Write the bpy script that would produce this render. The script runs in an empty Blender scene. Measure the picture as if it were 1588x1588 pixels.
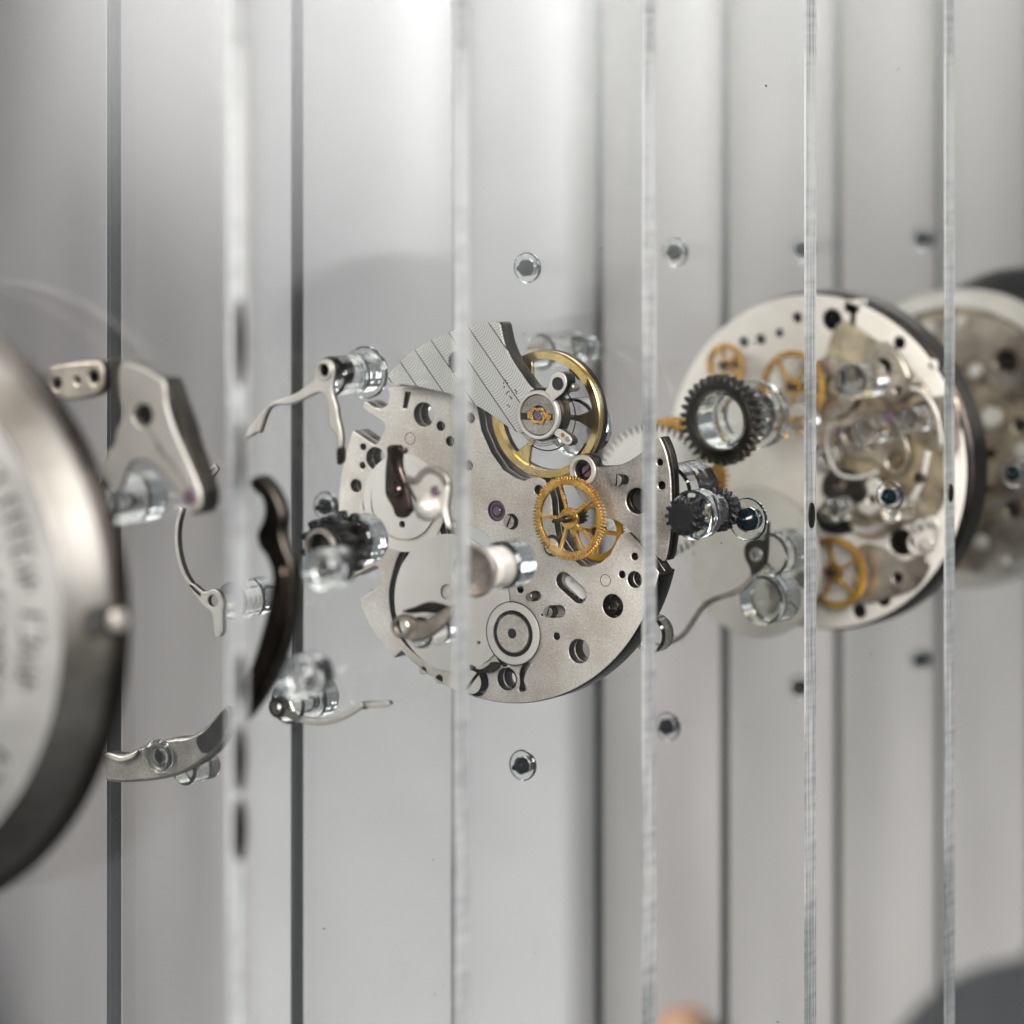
import bpy, bmesh, math, random
from mathutils import Vector, Matrix
random.seed(4)
S = bpy.context.scene
COL = S.collection
PI = math.pi

# ------------------------------------------------------------------ camera
# world: X along the sheets, Y along the stack (away), Z up; origin = centre of the big movement plate
F = 5783.0; CX = 794.0; CY = 118.0; IMG = 1588.0
TH = math.radians(32.3); ct, st = math.cos(TH), math.sin(TH)
ZC = 25.66
def ray(x, y):
    a = (x - CX) / F; b = -(y - CY) / F
    return Vector((a * ct - st, a * st + ct, b))
CAM = -(ray(782, 797) * ZC)
cd = bpy.data.cameras.new('camera'); cam = bpy.data.objects.new('camera', cd); COL.objects.link(cam)
cam.location = CAM; cam.rotation_euler = (PI / 2, 0, TH)
cd.sensor_width = 36; cd.lens = F / IMG * 36
cd.shift_x = 0.0; cd.shift_y = -(IMG / 2 - CY) / IMG
cd.clip_start = 0.1; cd.clip_end = 400
cd.dof.use_dof = True; cd.dof.focus_distance = 25.2
cd.dof.aperture_fstop = (cd.lens / 1000) / 0.36
cd.dof.aperture_blades = 0
S.camera = cam

# ------------------------------------------------------------------ light
W = bpy.data.worlds.new('World'); S.world = W; W.use_nodes = True
W.node_tree.nodes['Background'].inputs[0].default_value = (0.92, 0.96, 1.0, 1)
W.node_tree.nodes['Background'].inputs[1].default_value = 0.22
def area(name, loc, target, sx, sy, rad, col=(1, 1, 1)):
    l = bpy.data.lights.new(name, 'AREA'); l.shape = 'RECTANGLE'; l.size = sx; l.size_y = sy
    l.energy = PI * sx * sy * rad; l.color = col
    o = bpy.data.objects.new(name, l); COL.objects.link(o); o.location = loc
    o.rotation_euler = (Vector(target) - Vector(loc)).to_track_quat('-Z', 'Y').to_euler()
    return o
wl = area('window_light', (-18.2, -32.1, -1.5), (-18.2 + 53.0, -32.1 + 84.8, -1.5 - 10.5), 3.3, 15, 1.7, (1, .995, .99))
wl.data.spread = math.radians(21)      # beam narrowed so the rear sheets catch less of its reflection
wl.data.energy *= .084
area('left_fill', (-22, -25, 17), (0, 1, 0), 14, 14, 14.0, (1, .985, .965))  # added fill lamp, lifts the shadowed pale disc
area('ceiling_fill', (-6, -17, 19), (1, 0, 0), 18, 18, 12.0, (1, .985, .96))  # unseen overhead lamp added as general fill
area('side_fill', (23, -25, 14), (-1, 0, 1), 17, 17, 25.0, (1, .975, .94))  # added lamp brightening the right edges and front metal faces
area('backdrop_fill', (-30, 24, -30), (-30, 46, -4), 40, 12, 6.6, (1, .975, .95))  # lamp added only to lift the wall tone
S.view_settings.view_transform = 'Standard'; S.view_settings.look = 'None'
S.view_settings.exposure = 0.03; S.view_settings.gamma = 1.0
cy = S.cycles
cy.max_bounces = 20; cy.glossy_bounces = 8; cy.transmission_bounces = 14; cy.transparent_max_bounces = 90
cy.diffuse_bounces = 3; cy.caustics_reflective = False; cy.caustics_refractive = False
cy.use_denoising = True; cy.sample_clamp_indirect = 4.0
try: cy.denoiser = 'OPENIMAGEDENOISE'
except Exception: pass

# ------------------------------------------------------------------ materials
def mat(name):
    m = bpy.data.materials.new(name); m.use_nodes = True
    nt = m.node_tree
    for n in list(nt.nodes): nt.nodes.remove(n)
    out = nt.nodes.new('ShaderNodeOutputMaterial')
    return m, nt, out
def N(nt, kind, **kw):
    n = nt.nodes.new(kind)
    for k, v in kw.items():
        if k in n.inputs.keys(): n.inputs[k].default_value = v
        else: setattr(n, k, v)
    return n
def metal(name, c1, c2, rough=0.35, grain=0.0, mott=0.0, gscale=110, patch=2.2, metallic=1.0, scratch=0.0, rvar=0.08, coat=0):
    m, nt, out = mat(name); L = nt.links
    tc = N(nt, 'ShaderNodeTexCoord')
    p = N(nt, 'ShaderNodeBsdfPrincipled'); p.inputs['Metallic'].default_value = metallic
    n1 = N(nt, 'ShaderNodeTexNoise'); n1.inputs['Scale'].default_value = patch; n1.inputs['Detail'].default_value = 5
    n1.inputs['Roughness'].default_value = .62
    L.new(tc.outputs['Object'], n1.inputs['Vector'])
    r = N(nt, 'ShaderNodeValToRGB'); r.color_ramp.elements[0].position = .36; r.color_ramp.elements[1].position = .62
    r.color_ramp.elements[0].color = (*c2, 1); r.color_ramp.elements[1].color = (*c1, 1)
    L.new(n1.outputs['Fac'], r.inputs['Fac']); L.new(r.outputs['Color'], p.inputs['Base Color'])
    if mott:
        n4 = N(nt, 'ShaderNodeTexNoise'); n4.inputs['Scale'].default_value = 62; n4.inputs['Detail'].default_value = 4; n4.inputs['Roughness'].default_value = .7
        L.new(tc.outputs['Object'], n4.inputs['Vector'])
        r4 = N(nt, 'ShaderNodeMapRange'); r4.inputs['From Min'].default_value = .36; r4.inputs['From Max'].default_value = .58; r4.inputs['To Min'].default_value = 1 - mott; r4.inputs['To Max'].default_value = 1.0
        L.new(n4.outputs['Fac'], r4.inputs['Value'])
        m4 = N(nt, 'ShaderNodeVectorMath', operation='SCALE'); L.new(r.outputs['Color'], m4.inputs[0]); L.new(r4.outputs['Result'], m4.inputs['Scale'])
        L.new(m4.outputs[0], p.inputs['Base Color'])
    mr = N(nt, 'ShaderNodeMapRange'); mr.inputs['To Min'].default_value = rough - rvar; mr.inputs['To Max'].default_value = rough + rvar
    L.new(n1.outputs['Fac'], mr.inputs['Value']); L.new(mr.outputs['Result'], p.inputs['Roughness'])
    if coat: p.inputs['Coat Weight'].default_value = coat
    last = None
    if grain:
        n2 = N(nt, 'ShaderNodeTexNoise'); n2.inputs['Scale'].default_value = gscale; n2.inputs['Detail'].default_value = 3
        L.new(tc.outputs['Object'], n2.inputs['Vector'])
        b = N(nt, 'ShaderNodeBump'); b.inputs['Strength'].default_value = grain; b.inputs['Distance'].default_value = .004
        L.new(n2.outputs['Fac'], b.inputs['Height']); last = b
    if scratch:
        for ang, sc in ((.5, (3, 1, 150)), (-.9, (160, 1, 4))):
            mp = N(nt, 'ShaderNodeMapping'); mp.inputs['Rotation'].default_value = (0, ang, 0); mp.inputs['Scale'].default_value = sc
            L.new(tc.outputs['Object'], mp.inputs['Vector'])
            n3 = N(nt, 'ShaderNodeTexNoise'); n3.inputs['Scale'].default_value = 1; n3.inputs['Detail'].default_value = 2
            L.new(mp.outputs['Vector'], n3.inputs['Vector'])
            rr = N(nt, 'ShaderNodeValToRGB'); rr.color_ramp.elements[0].position = .66; rr.color_ramp.elements[1].position = .72
            L.new(n3.outputs['Fac'], rr.inputs['Fac'])
            b = N(nt, 'ShaderNodeBump'); b.inputs['Strength'].default_value = scratch; b.inputs['Distance'].default_value = -.003
            L.new(rr.outputs['Color'], b.inputs['Height'])
            if last: L.new(last.outputs['Normal'], b.inputs['Normal'])
            last = b
    if last: L.new(last.outputs['Normal'], p.inputs['Normal'])
    L.new(p.outputs['BSDF'], out.inputs['Surface'])
    return m
M = {}
M['nickel'] = metal('nickel silver', (1.0, .95, .87), (.74, .66, .57), .37, 1.0, .24, 90, 1.7, scratch=.5, metallic=.5)
M['nickel_fine'] = metal('polished nickel', (.95, .91, .86), (.88, .84, .78), .40, .12, 0, 60, 3, scratch=.25, metallic=.25)
M['cream'] = metal('cream plated metal', (.90, .85, .77), (.80, .75, .67), .40, .12, 0, 50, 3, metallic=.1)
M['steel'] = metal('brushed steel', (.74, .69, .63), (.36, .32, .28), .33, .7, .35, 90, 3, metallic=.75)
M['bright'] = metal('bright steel', (.93, .89, .83), (.82, .77, .70), .42, .05, 0, 40, 3, metallic=.5)
M['case'] = metal('case steel', (.50, .485, .46), (.33, .32, .30), .38, .25, 0, 30, 1.1, metallic=.8, scratch=.3)
M['bevel'] = metal('case bevel steel', (.15, .145, .135), (.075, .07, .06), .46, .03, 0, 30, 1.4)
M['rim'] = metal('dark steel and shaded sides', (.06, .052, .046), (.03, .027, .025), .35, .05, 0, 60, 4)  # also paints the dark reflection on plate and bridge sides
M['dark'] = metal('near-black steel', (.075, .066, .058), (.03, .027, .024), .38, .08, 0, 60, 4)
M['brown'] = metal('brown oxidised steel', (.13, .095, .075), (.06, .04, .032), .25, .05, 0, 60, 5, coat=.4)
M['gear_dark'] = metal('black steel gear', (.10, .09, .078), (.045, .04, .035), .35, .08, 0, 60, 5)
M['gold'] = metal('gilt brass', (.92, .55, .15), (.58, .29, .05), .27, .10, 0, 60, 6, metallic=.9)
M['gold_dark'] = metal('aged gilt brass', (.80, .46, .07), (.55, .29, .03), .32, .05, 0, 60, 6)
M['gold_pale'] = metal('pale gilt brass', (.95, .75, .36), (.72, .49, .15), .24, .04, 0, 60, 5)
M['taupe'] = metal('warm grey movement metal', (.66, .59, .49), (.17, .14, .11), .33, .12, 0, 30, 2.6, metallic=.8)
M['bronze'] = metal('warm bronze grey metal', (.80, .68, .50), (.22, .17, .12), .30, .1, 0, 30, 3.2, metallic=.8)
M['black'] = metal('black plastic', (.012, .012, .013), (.008, .008, .009), .25, 0, 0, metallic=0)
M['ink'] = metal('engraving and hole shade fill', (.018, .018, .017), (.01, .01, .01), .6, 0, 0, metallic=0)  # fills engraving, and paints the shade inside holes and slots
M['engrave'] = metal('engraved grey', (.07, .068, .065), (.045, .043, .04), .5, 0, 0)
M['ruby'] = metal('mauve jewel', (.21, .14, .19), (.15, .09, .13), .12, 0, 0, metallic=0, coat=.6)
M['peach'] = metal('peach skin tone', (.80, .45, .27), (.66, .34, .2), .5, 0, 0, metallic=0, patch=.8)
M['cloth'] = metal('dark grey cloth', (.055, .055, .062), (.035, .035, .04), .9, 0, 0, metallic=0, patch=1.2)

def m_teal():
    m, nt, out = mat('dark teal glass pin'); p = N(nt, 'ShaderNodeBsdfPrincipled')
    tc = N(nt, 'ShaderNodeTexCoord'); n = N(nt, 'ShaderNodeTexNoise'); n.inputs['Scale'].default_value = 9
    r = N(nt, 'ShaderNodeValToRGB'); r.color_ramp.elements[0].color = (.001, .002, .003, 1); r.color_ramp.elements[1].color = (.003, .013, .016, 1)
    nt.links.new(tc.outputs['Object'], n.inputs['Vector']); nt.links.new(n.outputs['Fac'], r.inputs['Fac'])
    nt.links.new(r.outputs['Color'], p.inputs['Base Color'])
    p.inputs['Roughness'].default_value = .12
    nt.links.new(p.outputs['BSDF'], out.inputs['Surface']); return m
M['teal'] = m_teal()

def m_sheet():
    # clear acrylic sheet: every face lets the light through and mirrors a few per cent (Fresnel)
    m, nt, out = mat('clear acrylic sheet'); L = nt.links
    t = N(nt, 'ShaderNodeBsdfTransparent'); t.inputs['Color'].default_value = (.985, .988, .985, 1)
    g = N(nt, 'ShaderNodeBsdfGlossy'); g.inputs['Roughness'].default_value = .085
    f = N(nt, 'ShaderNodeFresnel'); f.inputs['IOR'].default_value = 1.49
    tc = N(nt, 'ShaderNodeTexCoord'); n = N(nt, 'ShaderNodeTexNoise'); n.inputs['Scale'].default_value = .5; n.inputs['Detail'].default_value = 1
    b = N(nt, 'ShaderNodeBump'); b.inputs['Strength'].default_value = .05; b.inputs['Distance'].default_value = .02
    L.new(tc.outputs['Object'], n.inputs['Vector']); L.new(n.outputs['Fac'], b.inputs['Height'])
    L.new(b.outputs['Normal'], g.inputs['Normal'])
    x = N(nt, 'ShaderNodeMixShader')
    L.new(f.outputs[0], x.inputs[0]); L.new(t.outputs[0], x.inputs[1]); L.new(g.outputs[0], x.inputs[2])
    L.new(x.outputs[0], out.inputs['Surface']); return m
M['sheet'] = m_sheet()

def m_edge(name, c1, c2, rough=.35, clear=0):
    # sawn acrylic edge: frosted, with saw marks and tone patches painted for inner reflections
    m, nt, out = mat(name); L = nt.links
    tc = N(nt, 'ShaderNodeTexCoord'); p = N(nt, 'ShaderNodeBsdfPrincipled'); p.inputs['Roughness'].default_value = rough
    p.inputs['Specular IOR Level'].default_value = .4
    mp = N(nt, 'ShaderNodeMapping'); mp.inputs['Scale'].default_value = (2, 48, .8); L.new(tc.outputs['Object'], mp.inputs['Vector'])
    n = N(nt, 'ShaderNodeTexNoise'); n.inputs['Scale'].default_value = 1; n.inputs['Detail'].default_value = 5; n.inputs['Roughness'].default_value = .65
    L.new(mp.outputs['Vector'], n.inputs['Vector'])
    mp2 = N(nt, 'ShaderNodeMapping'); mp2.inputs['Scale'].default_value = (1, 3, 18); L.new(tc.outputs['Object'], mp2.inputs['Vector'])
    n2 = N(nt, 'ShaderNodeTexNoise'); n2.inputs['Scale'].default_value = 1; n2.inputs['Detail'].default_value = 4
    L.new(mp2.outputs['Vector'], n2.inputs['Vector'])
    a = N(nt, 'ShaderNodeMath', operation='ADD'); L.new(n.outputs['Fac'], a.inputs[0])
    dm = N(nt, 'ShaderNodeMath', operation='MULTIPLY_ADD'); dm.inputs[1].default_value = .35; dm.inputs[2].default_value = .325; L.new(n2.outputs['Fac'], dm.inputs[0]); L.new(dm.outputs[0], a.inputs[1])
    n3 = N(nt, 'ShaderNodeTexNoise'); n3.inputs['Scale'].default_value = 1; n3.inputs['Detail'].default_value = 3
    mp3 = N(nt, 'ShaderNodeMapping'); mp3.inputs['Scale'].default_value = (.3, .9, .75); L.new(tc.outputs['Object'], mp3.inputs['Vector'])
    L.new(mp3.outputs['Vector'], n3.inputs['Vector'])
    a2 = N(nt, 'ShaderNodeMath', operation='ADD'); L.new(a.outputs[0], a2.inputs[0]); L.new(n3.outputs['Fac'], a2.inputs[1])
    h = N(nt, 'ShaderNodeMath', operation='MULTIPLY'); h.inputs[1].default_value = .3333; L.new(a2.outputs[0], h.inputs[0])
    r = N(nt, 'ShaderNodeValToRGB'); r.color_ramp.elements[0].position = .42; r.color_ramp.elements[1].position = .53
    r.color_ramp.elements[0].color = (*c2, 1); r.color_ramp.elements[1].color = (*c1, 1)
    L.new(h.outputs[0], r.inputs['Fac']); L.new(r.outputs['Color'], p.inputs['Base Color'])
    b = N(nt, 'ShaderNodeBump'); b.inputs['Strength'].default_value = .5; b.inputs['Distance'].default_value = .006
    L.new(h.outputs[0], b.inputs['Height']); L.new(b.outputs['Normal'], p.inputs['Normal'])
    if clear:
        tr = N(nt, 'ShaderNodeBsdfTransparent'); tr.inputs['Color'].default_value = (.9, .92, .92, 1)
        mx = N(nt, 'ShaderNodeMixShader'); cr = N(nt, 'ShaderNodeMapRange')
        cr.inputs['From Min'].default_value = .42; cr.inputs['From Max'].default_value = .56; cr.inputs['To Min'].default_value = clear; cr.inputs['To Max'].default_value = .05
        L.new(h.outputs[0], cr.inputs['Value']); L.new(cr.outputs['Result'], mx.inputs[0]); L.new(p.outputs[0], mx.inputs[1]); L.new(tr.outputs[0], mx.inputs[2])
        L.new(mx.outputs[0], out.inputs['Surface']); return m
    L.new(p.outputs['BSDF'], out.inputs['Surface']); return m
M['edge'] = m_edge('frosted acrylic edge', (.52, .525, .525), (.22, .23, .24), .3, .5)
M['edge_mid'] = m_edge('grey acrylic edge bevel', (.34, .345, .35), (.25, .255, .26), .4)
M['edge_shaded'] = m_edge('shaded acrylic edge', (.17, .175, .18), (.09, .095, .10), .4)  # darker copy of the frosted edge, shade put into its colour

def m_glass():
    m, nt, out = mat('clear acrylic rod'); g = N(nt, 'ShaderNodeBsdfGlass'); g.inputs['IOR'].default_value = 1.49
    g.inputs['Roughness'].default_value = .01; g.inputs['Color'].default_value = (.97, .98, .98, 1)
    tc = N(nt, 'ShaderNodeTexCoord'); n = N(nt, 'ShaderNodeTexNoise'); n.inputs['Scale'].default_value = 6
    b = N(nt, 'ShaderNodeBump'); b.inputs['Strength'].default_value = .12; b.inputs['Distance'].default_value = .03
    nt.links.new(tc.outputs['Object'], n.inputs['Vector']); nt.links.new(n.outputs['Fac'], b.inputs['Height'])
    nt.links.new(b.outputs['Normal'], g.inputs['Normal'])
    nt.links.new(g.outputs[0], out.inputs['Surface']); return m
M['glass'] = m_glass()

def m_stripes():
    # striped bridge finish: slanting bands, each cut by fine curved tool lines
    m, nt, out = mat('striped nickel'); L = nt.links
    tc = N(nt, 'ShaderNodeTexCoord'); p = N(nt, 'ShaderNodeBsdfPrincipled')
    p.inputs['Metallic'].default_value = .55; p.inputs['Roughness'].default_value = .38
    mp = N(nt, 'ShaderNodeMapping'); mp.inputs['Rotation'].default_value = (0, math.radians(-50), 0)
    L.new(tc.outputs['Object'], mp.inputs['Vector'])
    sp = N(nt, 'ShaderNodeSeparateXYZ'); L.new(mp.outputs['Vector'], sp.inputs[0])
    def mth(op, a, b=None):
        n = N(nt, 'ShaderNodeMath', operation=op)
        for i, v in enumerate((a, b)):
            if v is None: continue
            if isinstance(v, (int, float)): n.inputs[i].default_value = v
            else: L.new(v, n.inputs[i])
        return n.outputs[0]
    u = mth('ADD', sp.outputs['Z'], 10.0); bw = .150
    q = mth('FRACT', mth('DIVIDE', u, bw)); 
    qq = mth('SUBTRACT', q, .0); arc = mth('MULTIPLY', mth('MULTIPLY', qq, qq), .13)
    w = mth('ADD', mth('SUBTRACT', sp.outputs['X'], mth('MULTIPLY', q, .10)), arc)
    fine = mth('FRACT', mth('MULTIPLY', mth('ADD', w, 10.0), 50.0))
    line = mth('LESS_THAN', q, .055)
    tri = mth('ABSOLUTE', mth('SUBTRACT', fine, .5))
    r = N(nt, 'ShaderNodeValToRGB'); r.color_ramp.elements[0].position = .0; r.color_ramp.elements[1].position = .3
    r.color_ramp.elements[0].color = (.54, .53, .50, 1); r.color_ramp.elements[1].color = (.93, .91, .87, 1)
    L.new(tri, r.inputs['Fac'])
    mx = N(nt, 'ShaderNodeMix', data_type='RGBA'); L.new(line, mx.inputs[0]); L.new(r.outputs['Color'], mx.inputs[6]); mx.inputs[7].default_value = (.07, .07, .07, 1)
    L.new(mx.outputs[2], p.inputs['Base Color'])
    b = N(nt, 'ShaderNodeBump'); b.inputs['Strength'].default_value = .3; b.inputs['Distance'].default_value = .003
    L.new(tri, b.inputs['Height']); L.new(b.outputs['Normal'], p.inputs['Normal'])
    L.new(p.outputs['BSDF'], out.inputs['Surface']); return m
M['stripes'] = m_stripes()

def m_wall():
    m, nt, out = mat('pale grey brushed backdrop'); L = nt.links
    tc = N(nt, 'ShaderNodeTexCoord'); p = N(nt, 'ShaderNodeBsdfPrincipled'); p.inputs['Roughness'].default_value = .8
    mp = N(nt, 'ShaderNodeMapping'); mp.inputs['Scale'].default_value = (.8, 1, .10); L.new(tc.outputs['Object'], mp.inputs['Vector'])
    n = N(nt, 'ShaderNodeTexNoise'); n.inputs['Scale'].default_value = 1; n.inputs['Detail'].default_value = 4; L.new(mp.outputs['Vector'], n.inputs['Vector'])
    r = N(nt, 'ShaderNodeValToRGB'); r.color_ramp.elements[0].position = .35; r.color_ramp.elements[1].position = .65
    r.color_ramp.elements[0].color = (.34, .32, .315, 1); r.color_ramp.elements[1].color = (.51, .48, .475, 1)
    L.new(n.outputs['Fac'], r.inputs['Fac']); L.new(r.outputs['Color'], p.inputs['Base Color'])
    L.new(p.outputs['BSDF'], out.inputs['Surface']); return m
M['wall'] = m_wall()
M['board'] = metal('added board paint', (.56, .56, .565), (.51, .51, .515), .6, 0, 0, metallic=0, patch=.4)  # paler than the wall, standing in for reflected window light

DARKSIDE = [M[k] for k in ('nickel', 'bronze', 'nickel_fine', 'steel', 'bright', 'taupe', 'cream')]   # their cut sides are coloured dark, standing in for dark room reflections
# ------------------------------------------------------------------ helpers
def P(x, y, t):                       # point of the plane Y = t seen at photo pixel (x, y)
    r = ray(x, y); k = (t - CAM.y) / r.y
    q = CAM + r * k
    return (q.x, q.z)
def SC(x, t):                         # pixels per unit (vertical) at that place
    r = ray(x, 800); return F / ((t - CAM.y) / r.y)
def C(x, y, r, t, n=32):              # circle in the plane, r in photo pixels (vertical)
    cx, cz = P(x, y, t); R = r / SC(x, t)
    return [(cx + R * math.cos(2 * PI * i / n), cz + R * math.sin(2 * PI * i / n)) for i in range(n)]
def PL(pts, t): return [P(x, y, t) for x, y in pts]
def smooth(pts, k=5, closed=True):
    n = len(pts); out = []
    rng = range(n) if closed else range(n - 1)
    for i in rng:
        if closed: p0, p1, p2, p3 = pts[i - 1], pts[i], pts[(i + 1) % n], pts[(i + 2) % n]
        else: p0, p1, p2, p3 = pts[max(i - 1, 0)], pts[i], pts[i + 1], pts[min(i + 2, n - 1)]
        for j in range(k):
            s = j / k
            out.append(tuple(.5 * ((2 * p1[a]) + (-p0[a] + p2[a]) * s + (2 * p0[a] - 5 * p1[a] + 4 * p2[a] - p3[a]) * s * s +
                                   (-p0[a] + 3 * p1[a] - 3 * p2[a] + p3[a]) * s ** 3) for a in (0, 1)))
    if not closed: out.append(pts[-1])
    return out
def SM(pts, t, k=5): return smooth(PL(pts, t), k)
def stroke(pts, w0, w1=None, closed=False):   # ribbon outline round a path of plane points
    w1 = w0 if w1 is None else w1; n = len(pts); a, b = [], []
    for i, p in enumerate(pts):
        q0 = pts[max(i - 1, 0)]; q1 = pts[min(i + 1, n - 1)]
        dx, dz = q1[0] - q0[0], q1[1] - q0[1]; l = math.hypot(dx, dz) or 1
        w = (w0 + (w1 - w0) * i / (n - 1)) / 2
        a.append((p[0] - dz / l * w, p[1] + dx / l * w)); b.append((p[0] + dz / l * w, p[1] - dx / l * w))
    return a + b[::-1]
def area2(p): return sum(p[i - 1][0] * p[i][1] - p[i][0] * p[i - 1][1] for i in range(len(p)))
def thing(name, label, cat, loc=(0, 0, 0), group=None):
    o = bpy.data.objects.new(name, None); COL.objects.link(o); o.location = loc; o.empty_display_size = .1
    o['label'] = label; o['category'] = cat
    if group: o['group'] = group
    return o
def finish(name, me, mt, parent, label=None, sm=False):
    me.name = name; me.materials.clear(); me.materials.append(mt)
    if sm:
        for p in me.polygons: p.use_smooth = True
        try: me.set_sharp_from_angle(angle=math.radians(35))
        except Exception: pass
    o = bpy.data.objects.new(name, me); COL.objects.link(o)
    if parent is not None:
        L = Vector((0, 0, 0)); q = parent
        while q is not None: L += q.location; q = q.parent
        me.transform(Matrix.Translation(-L)); o.parent = parent
    if label: o['label'] = label
    return o
def flat(name, outer, holes, t, th, mt, parent, bev=.006, label=None, sm=False):
    """plate of thickness th whose front face (towards the camera) lies at Y = t"""
    cu = bpy.data.curves.new('c', 'CURVE'); cu.dimensions = '2D'; cu.fill_mode = 'BOTH'
    bev = min(bev, th * .3)
    cu.extrude = th / 2 - bev; cu.bevel_depth = bev; cu.bevel_resolution = 1; cu.offset = -bev
    for i, pl in enumerate([outer] + list(holes)):
        pl = list(pl)
        if (area2(pl) > 0) != (i == 0): pl = pl[::-1]
        sp = cu.splines.new('POLY'); sp.points.add(len(pl) - 1); sp.use_cyclic_u = True
        for k, (a, b) in enumerate(pl): sp.points[k].co = (a, b, 0, 1)
    tmp = bpy.data.objects.new('c', cu)
    me = bpy.data.meshes.new_from_object(tmp)
    bpy.data.objects.remove(tmp); bpy.data.curves.remove(cu)
    me.transform(Matrix(((1, 0, 0, 0), (0, 0, -1, t + th / 2), (0, 1, 0, 0), (0, 0, 0, 1))))
    o = finish(name, me, mt, parent, label, sm)
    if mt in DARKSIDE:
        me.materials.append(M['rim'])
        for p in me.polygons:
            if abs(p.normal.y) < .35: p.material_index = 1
    return o
def lathe(name, c, prof, mt, parent, n=40, label=None, sm=True, squash=1.0):
    """surface of revolution round the Y direction through (c[0], c[1]); prof = (radius, Y) pairs"""
    bm = bmesh.new(); rings = []
    for r, y in prof:
        if r < 1e-6: rings.append([bm.verts.new((c[0], y, c[1]))])
        else: rings.append([bm.verts.new((c[0] + r * math.cos(2 * PI * i / n) * squash, y, c[1] + r * math.sin(2 * PI * i / n))) for i in range(n)])
    for a, b in zip(rings, rings[1:]):
        for i in range(n):
            j = (i + 1) % n
            if len(a) == 1 and len(b) == 1: continue
            if len(a) == 1: bm.faces.new((a[0], b[i], b[j]))
            elif len(b) == 1: bm.faces.new((a[i], b[0], a[j]))
            else: bm.faces.new((a[i], b[i], b[j], a[j]))
    bmesh.ops.recalc_face_normals(bm, faces=bm.faces)
    me = bpy.data.meshes.new(name); bm.to_mesh(me); bm.free()
    return finish(name, me, mt, parent, label, sm)
def cyl(name, c, r, y0, y1, mt, parent, bev=.01, n=36, label=None):
    return lathe(name, c, [(0, y0), (r - bev, y0), (r, y0 + bev), (r, y1 - bev), (r - bev, y1), (0, y1)], mt, parent, n, label)
def tube(name, c, r, ri, y0, y1, mt, parent, bev=.008, n=36, label=None):
    return lathe(name, c, [(ri, y0), (r - bev, y0), (r, y0 + bev), (r, y1 - bev), (r - bev, y1), (ri, y1), (ri, y0)], mt, parent, n, label)
def box(name, x0, x1, y0, y1, z0, z1, mt, parent, label=None):
    vs = [(x, y, z) for x in (x0, x1) for y in (y0, y1) for z in (z0, z1)]
    fs = [(0, 1, 3, 2), (4, 6, 7, 5), (0, 4, 5, 1), (2, 3, 7, 6), (0, 2, 6, 4), (1, 5, 7, 3)]
    me = bpy.data.meshes.new(name); me.from_pydata(vs, [], fs); me.update()
    return finish(name, me, mt, parent, label)
def tube_path(name, pts, r, mt, parent, n=8, label=None):
    bm = bmesh.new(); rings = []
    for i, p in enumerate(pts):
        p = Vector(p); d = (Vector(pts[min(i + 1, len(pts) - 1)]) - Vector(pts[max(i - 1, 0)])).normalized()
        s = d.cross(Vector((0, 1, 0)));  s = s.normalized() if s.length > 1e-4 else Vector((1, 0, 0)); u = s.cross(d)
        rings.append([bm.verts.new(p + (s * math.cos(2 * PI * k / n) + u * math.sin(2 * PI * k / n)) * r) for k in range(n)])
    for a, b in zip(rings, rings[1:]):
        for k in range(n): bm.faces.new((a[k], a[(k + 1) % n], b[(k + 1) % n], b[k]))
    bm.faces.new(rings[0][::-1]); bm.faces.new(rings[-1])
    bmesh.ops.recalc_face_normals(bm, faces=bm.faces)
    me = bpy.data.meshes.new(name); bm.to_mesh(me); bm.free()
    return finish(name, me, mt, parent, label, True)
def gear_outline(c, R, depth, teeth, sharp=.5, phase=0.0):
    out = []
    for i in range(teeth):
        a = 2 * PI * i / teeth + phase; s = 2 * PI / teeth
        for da, r in ((0.0, R - depth), (.22 * s, R - depth), (.36 * s, R - depth * .35), (.5 * s - .04 * s, R), (.64 * s, R), (.84 * s, R - depth * .35), (.98 * s, R - depth)):
            out.append((c[0] + r * math.cos(a + da), c[1] + r * math.sin(a + da)))
    return out
def circ(c, r, n=32): return [(c[0] + r * math.cos(2 * PI * i / n), c[1] + r * math.sin(2 * PI * i / n)) for i in range(n)]
def sector(c, r0, r1, a0, a1, w0, n=10):
    """window between two spokes: inner radius r0, outer r1, spoke half widths w0"""
    d1 = math.asin(min(.9, w0 / r1)); d0 = math.asin(min(.9, w0 / r0)); out = []
    for i in range(n + 1):
        a = a0 + d1 + (a1 - a0 - 2 * d1) * i / n; out.append((c[0] + r1 * math.cos(a), c[1] + r1 * math.sin(a)))
    for i in range(n + 1):
        a = a1 - d0 - (a1 - a0 - 2 * d0) * i / n; out.append((c[0] + r0 * math.cos(a), c[1] + r0 * math.sin(a)))
    return out
def wheel(parent, c, R, t, th, teeth, depth, rim, hub, spokes, a0, mt, sw=.011, name='wheel_disc', bore=None):
    hs = [sector(c, hub, R - depth - rim, a0 + 2 * PI * k / spokes, a0 + 2 * PI * (k + 1) / spokes, sw) for k in range(spokes)]
    if bore: hs.append(circ(c, bore, 20))
    out = gear_outline(c, R, depth, teeth) if teeth else circ(c, R, 72)
    return flat(name, out, hs, t, th, mt, parent, bev=.003)
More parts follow.
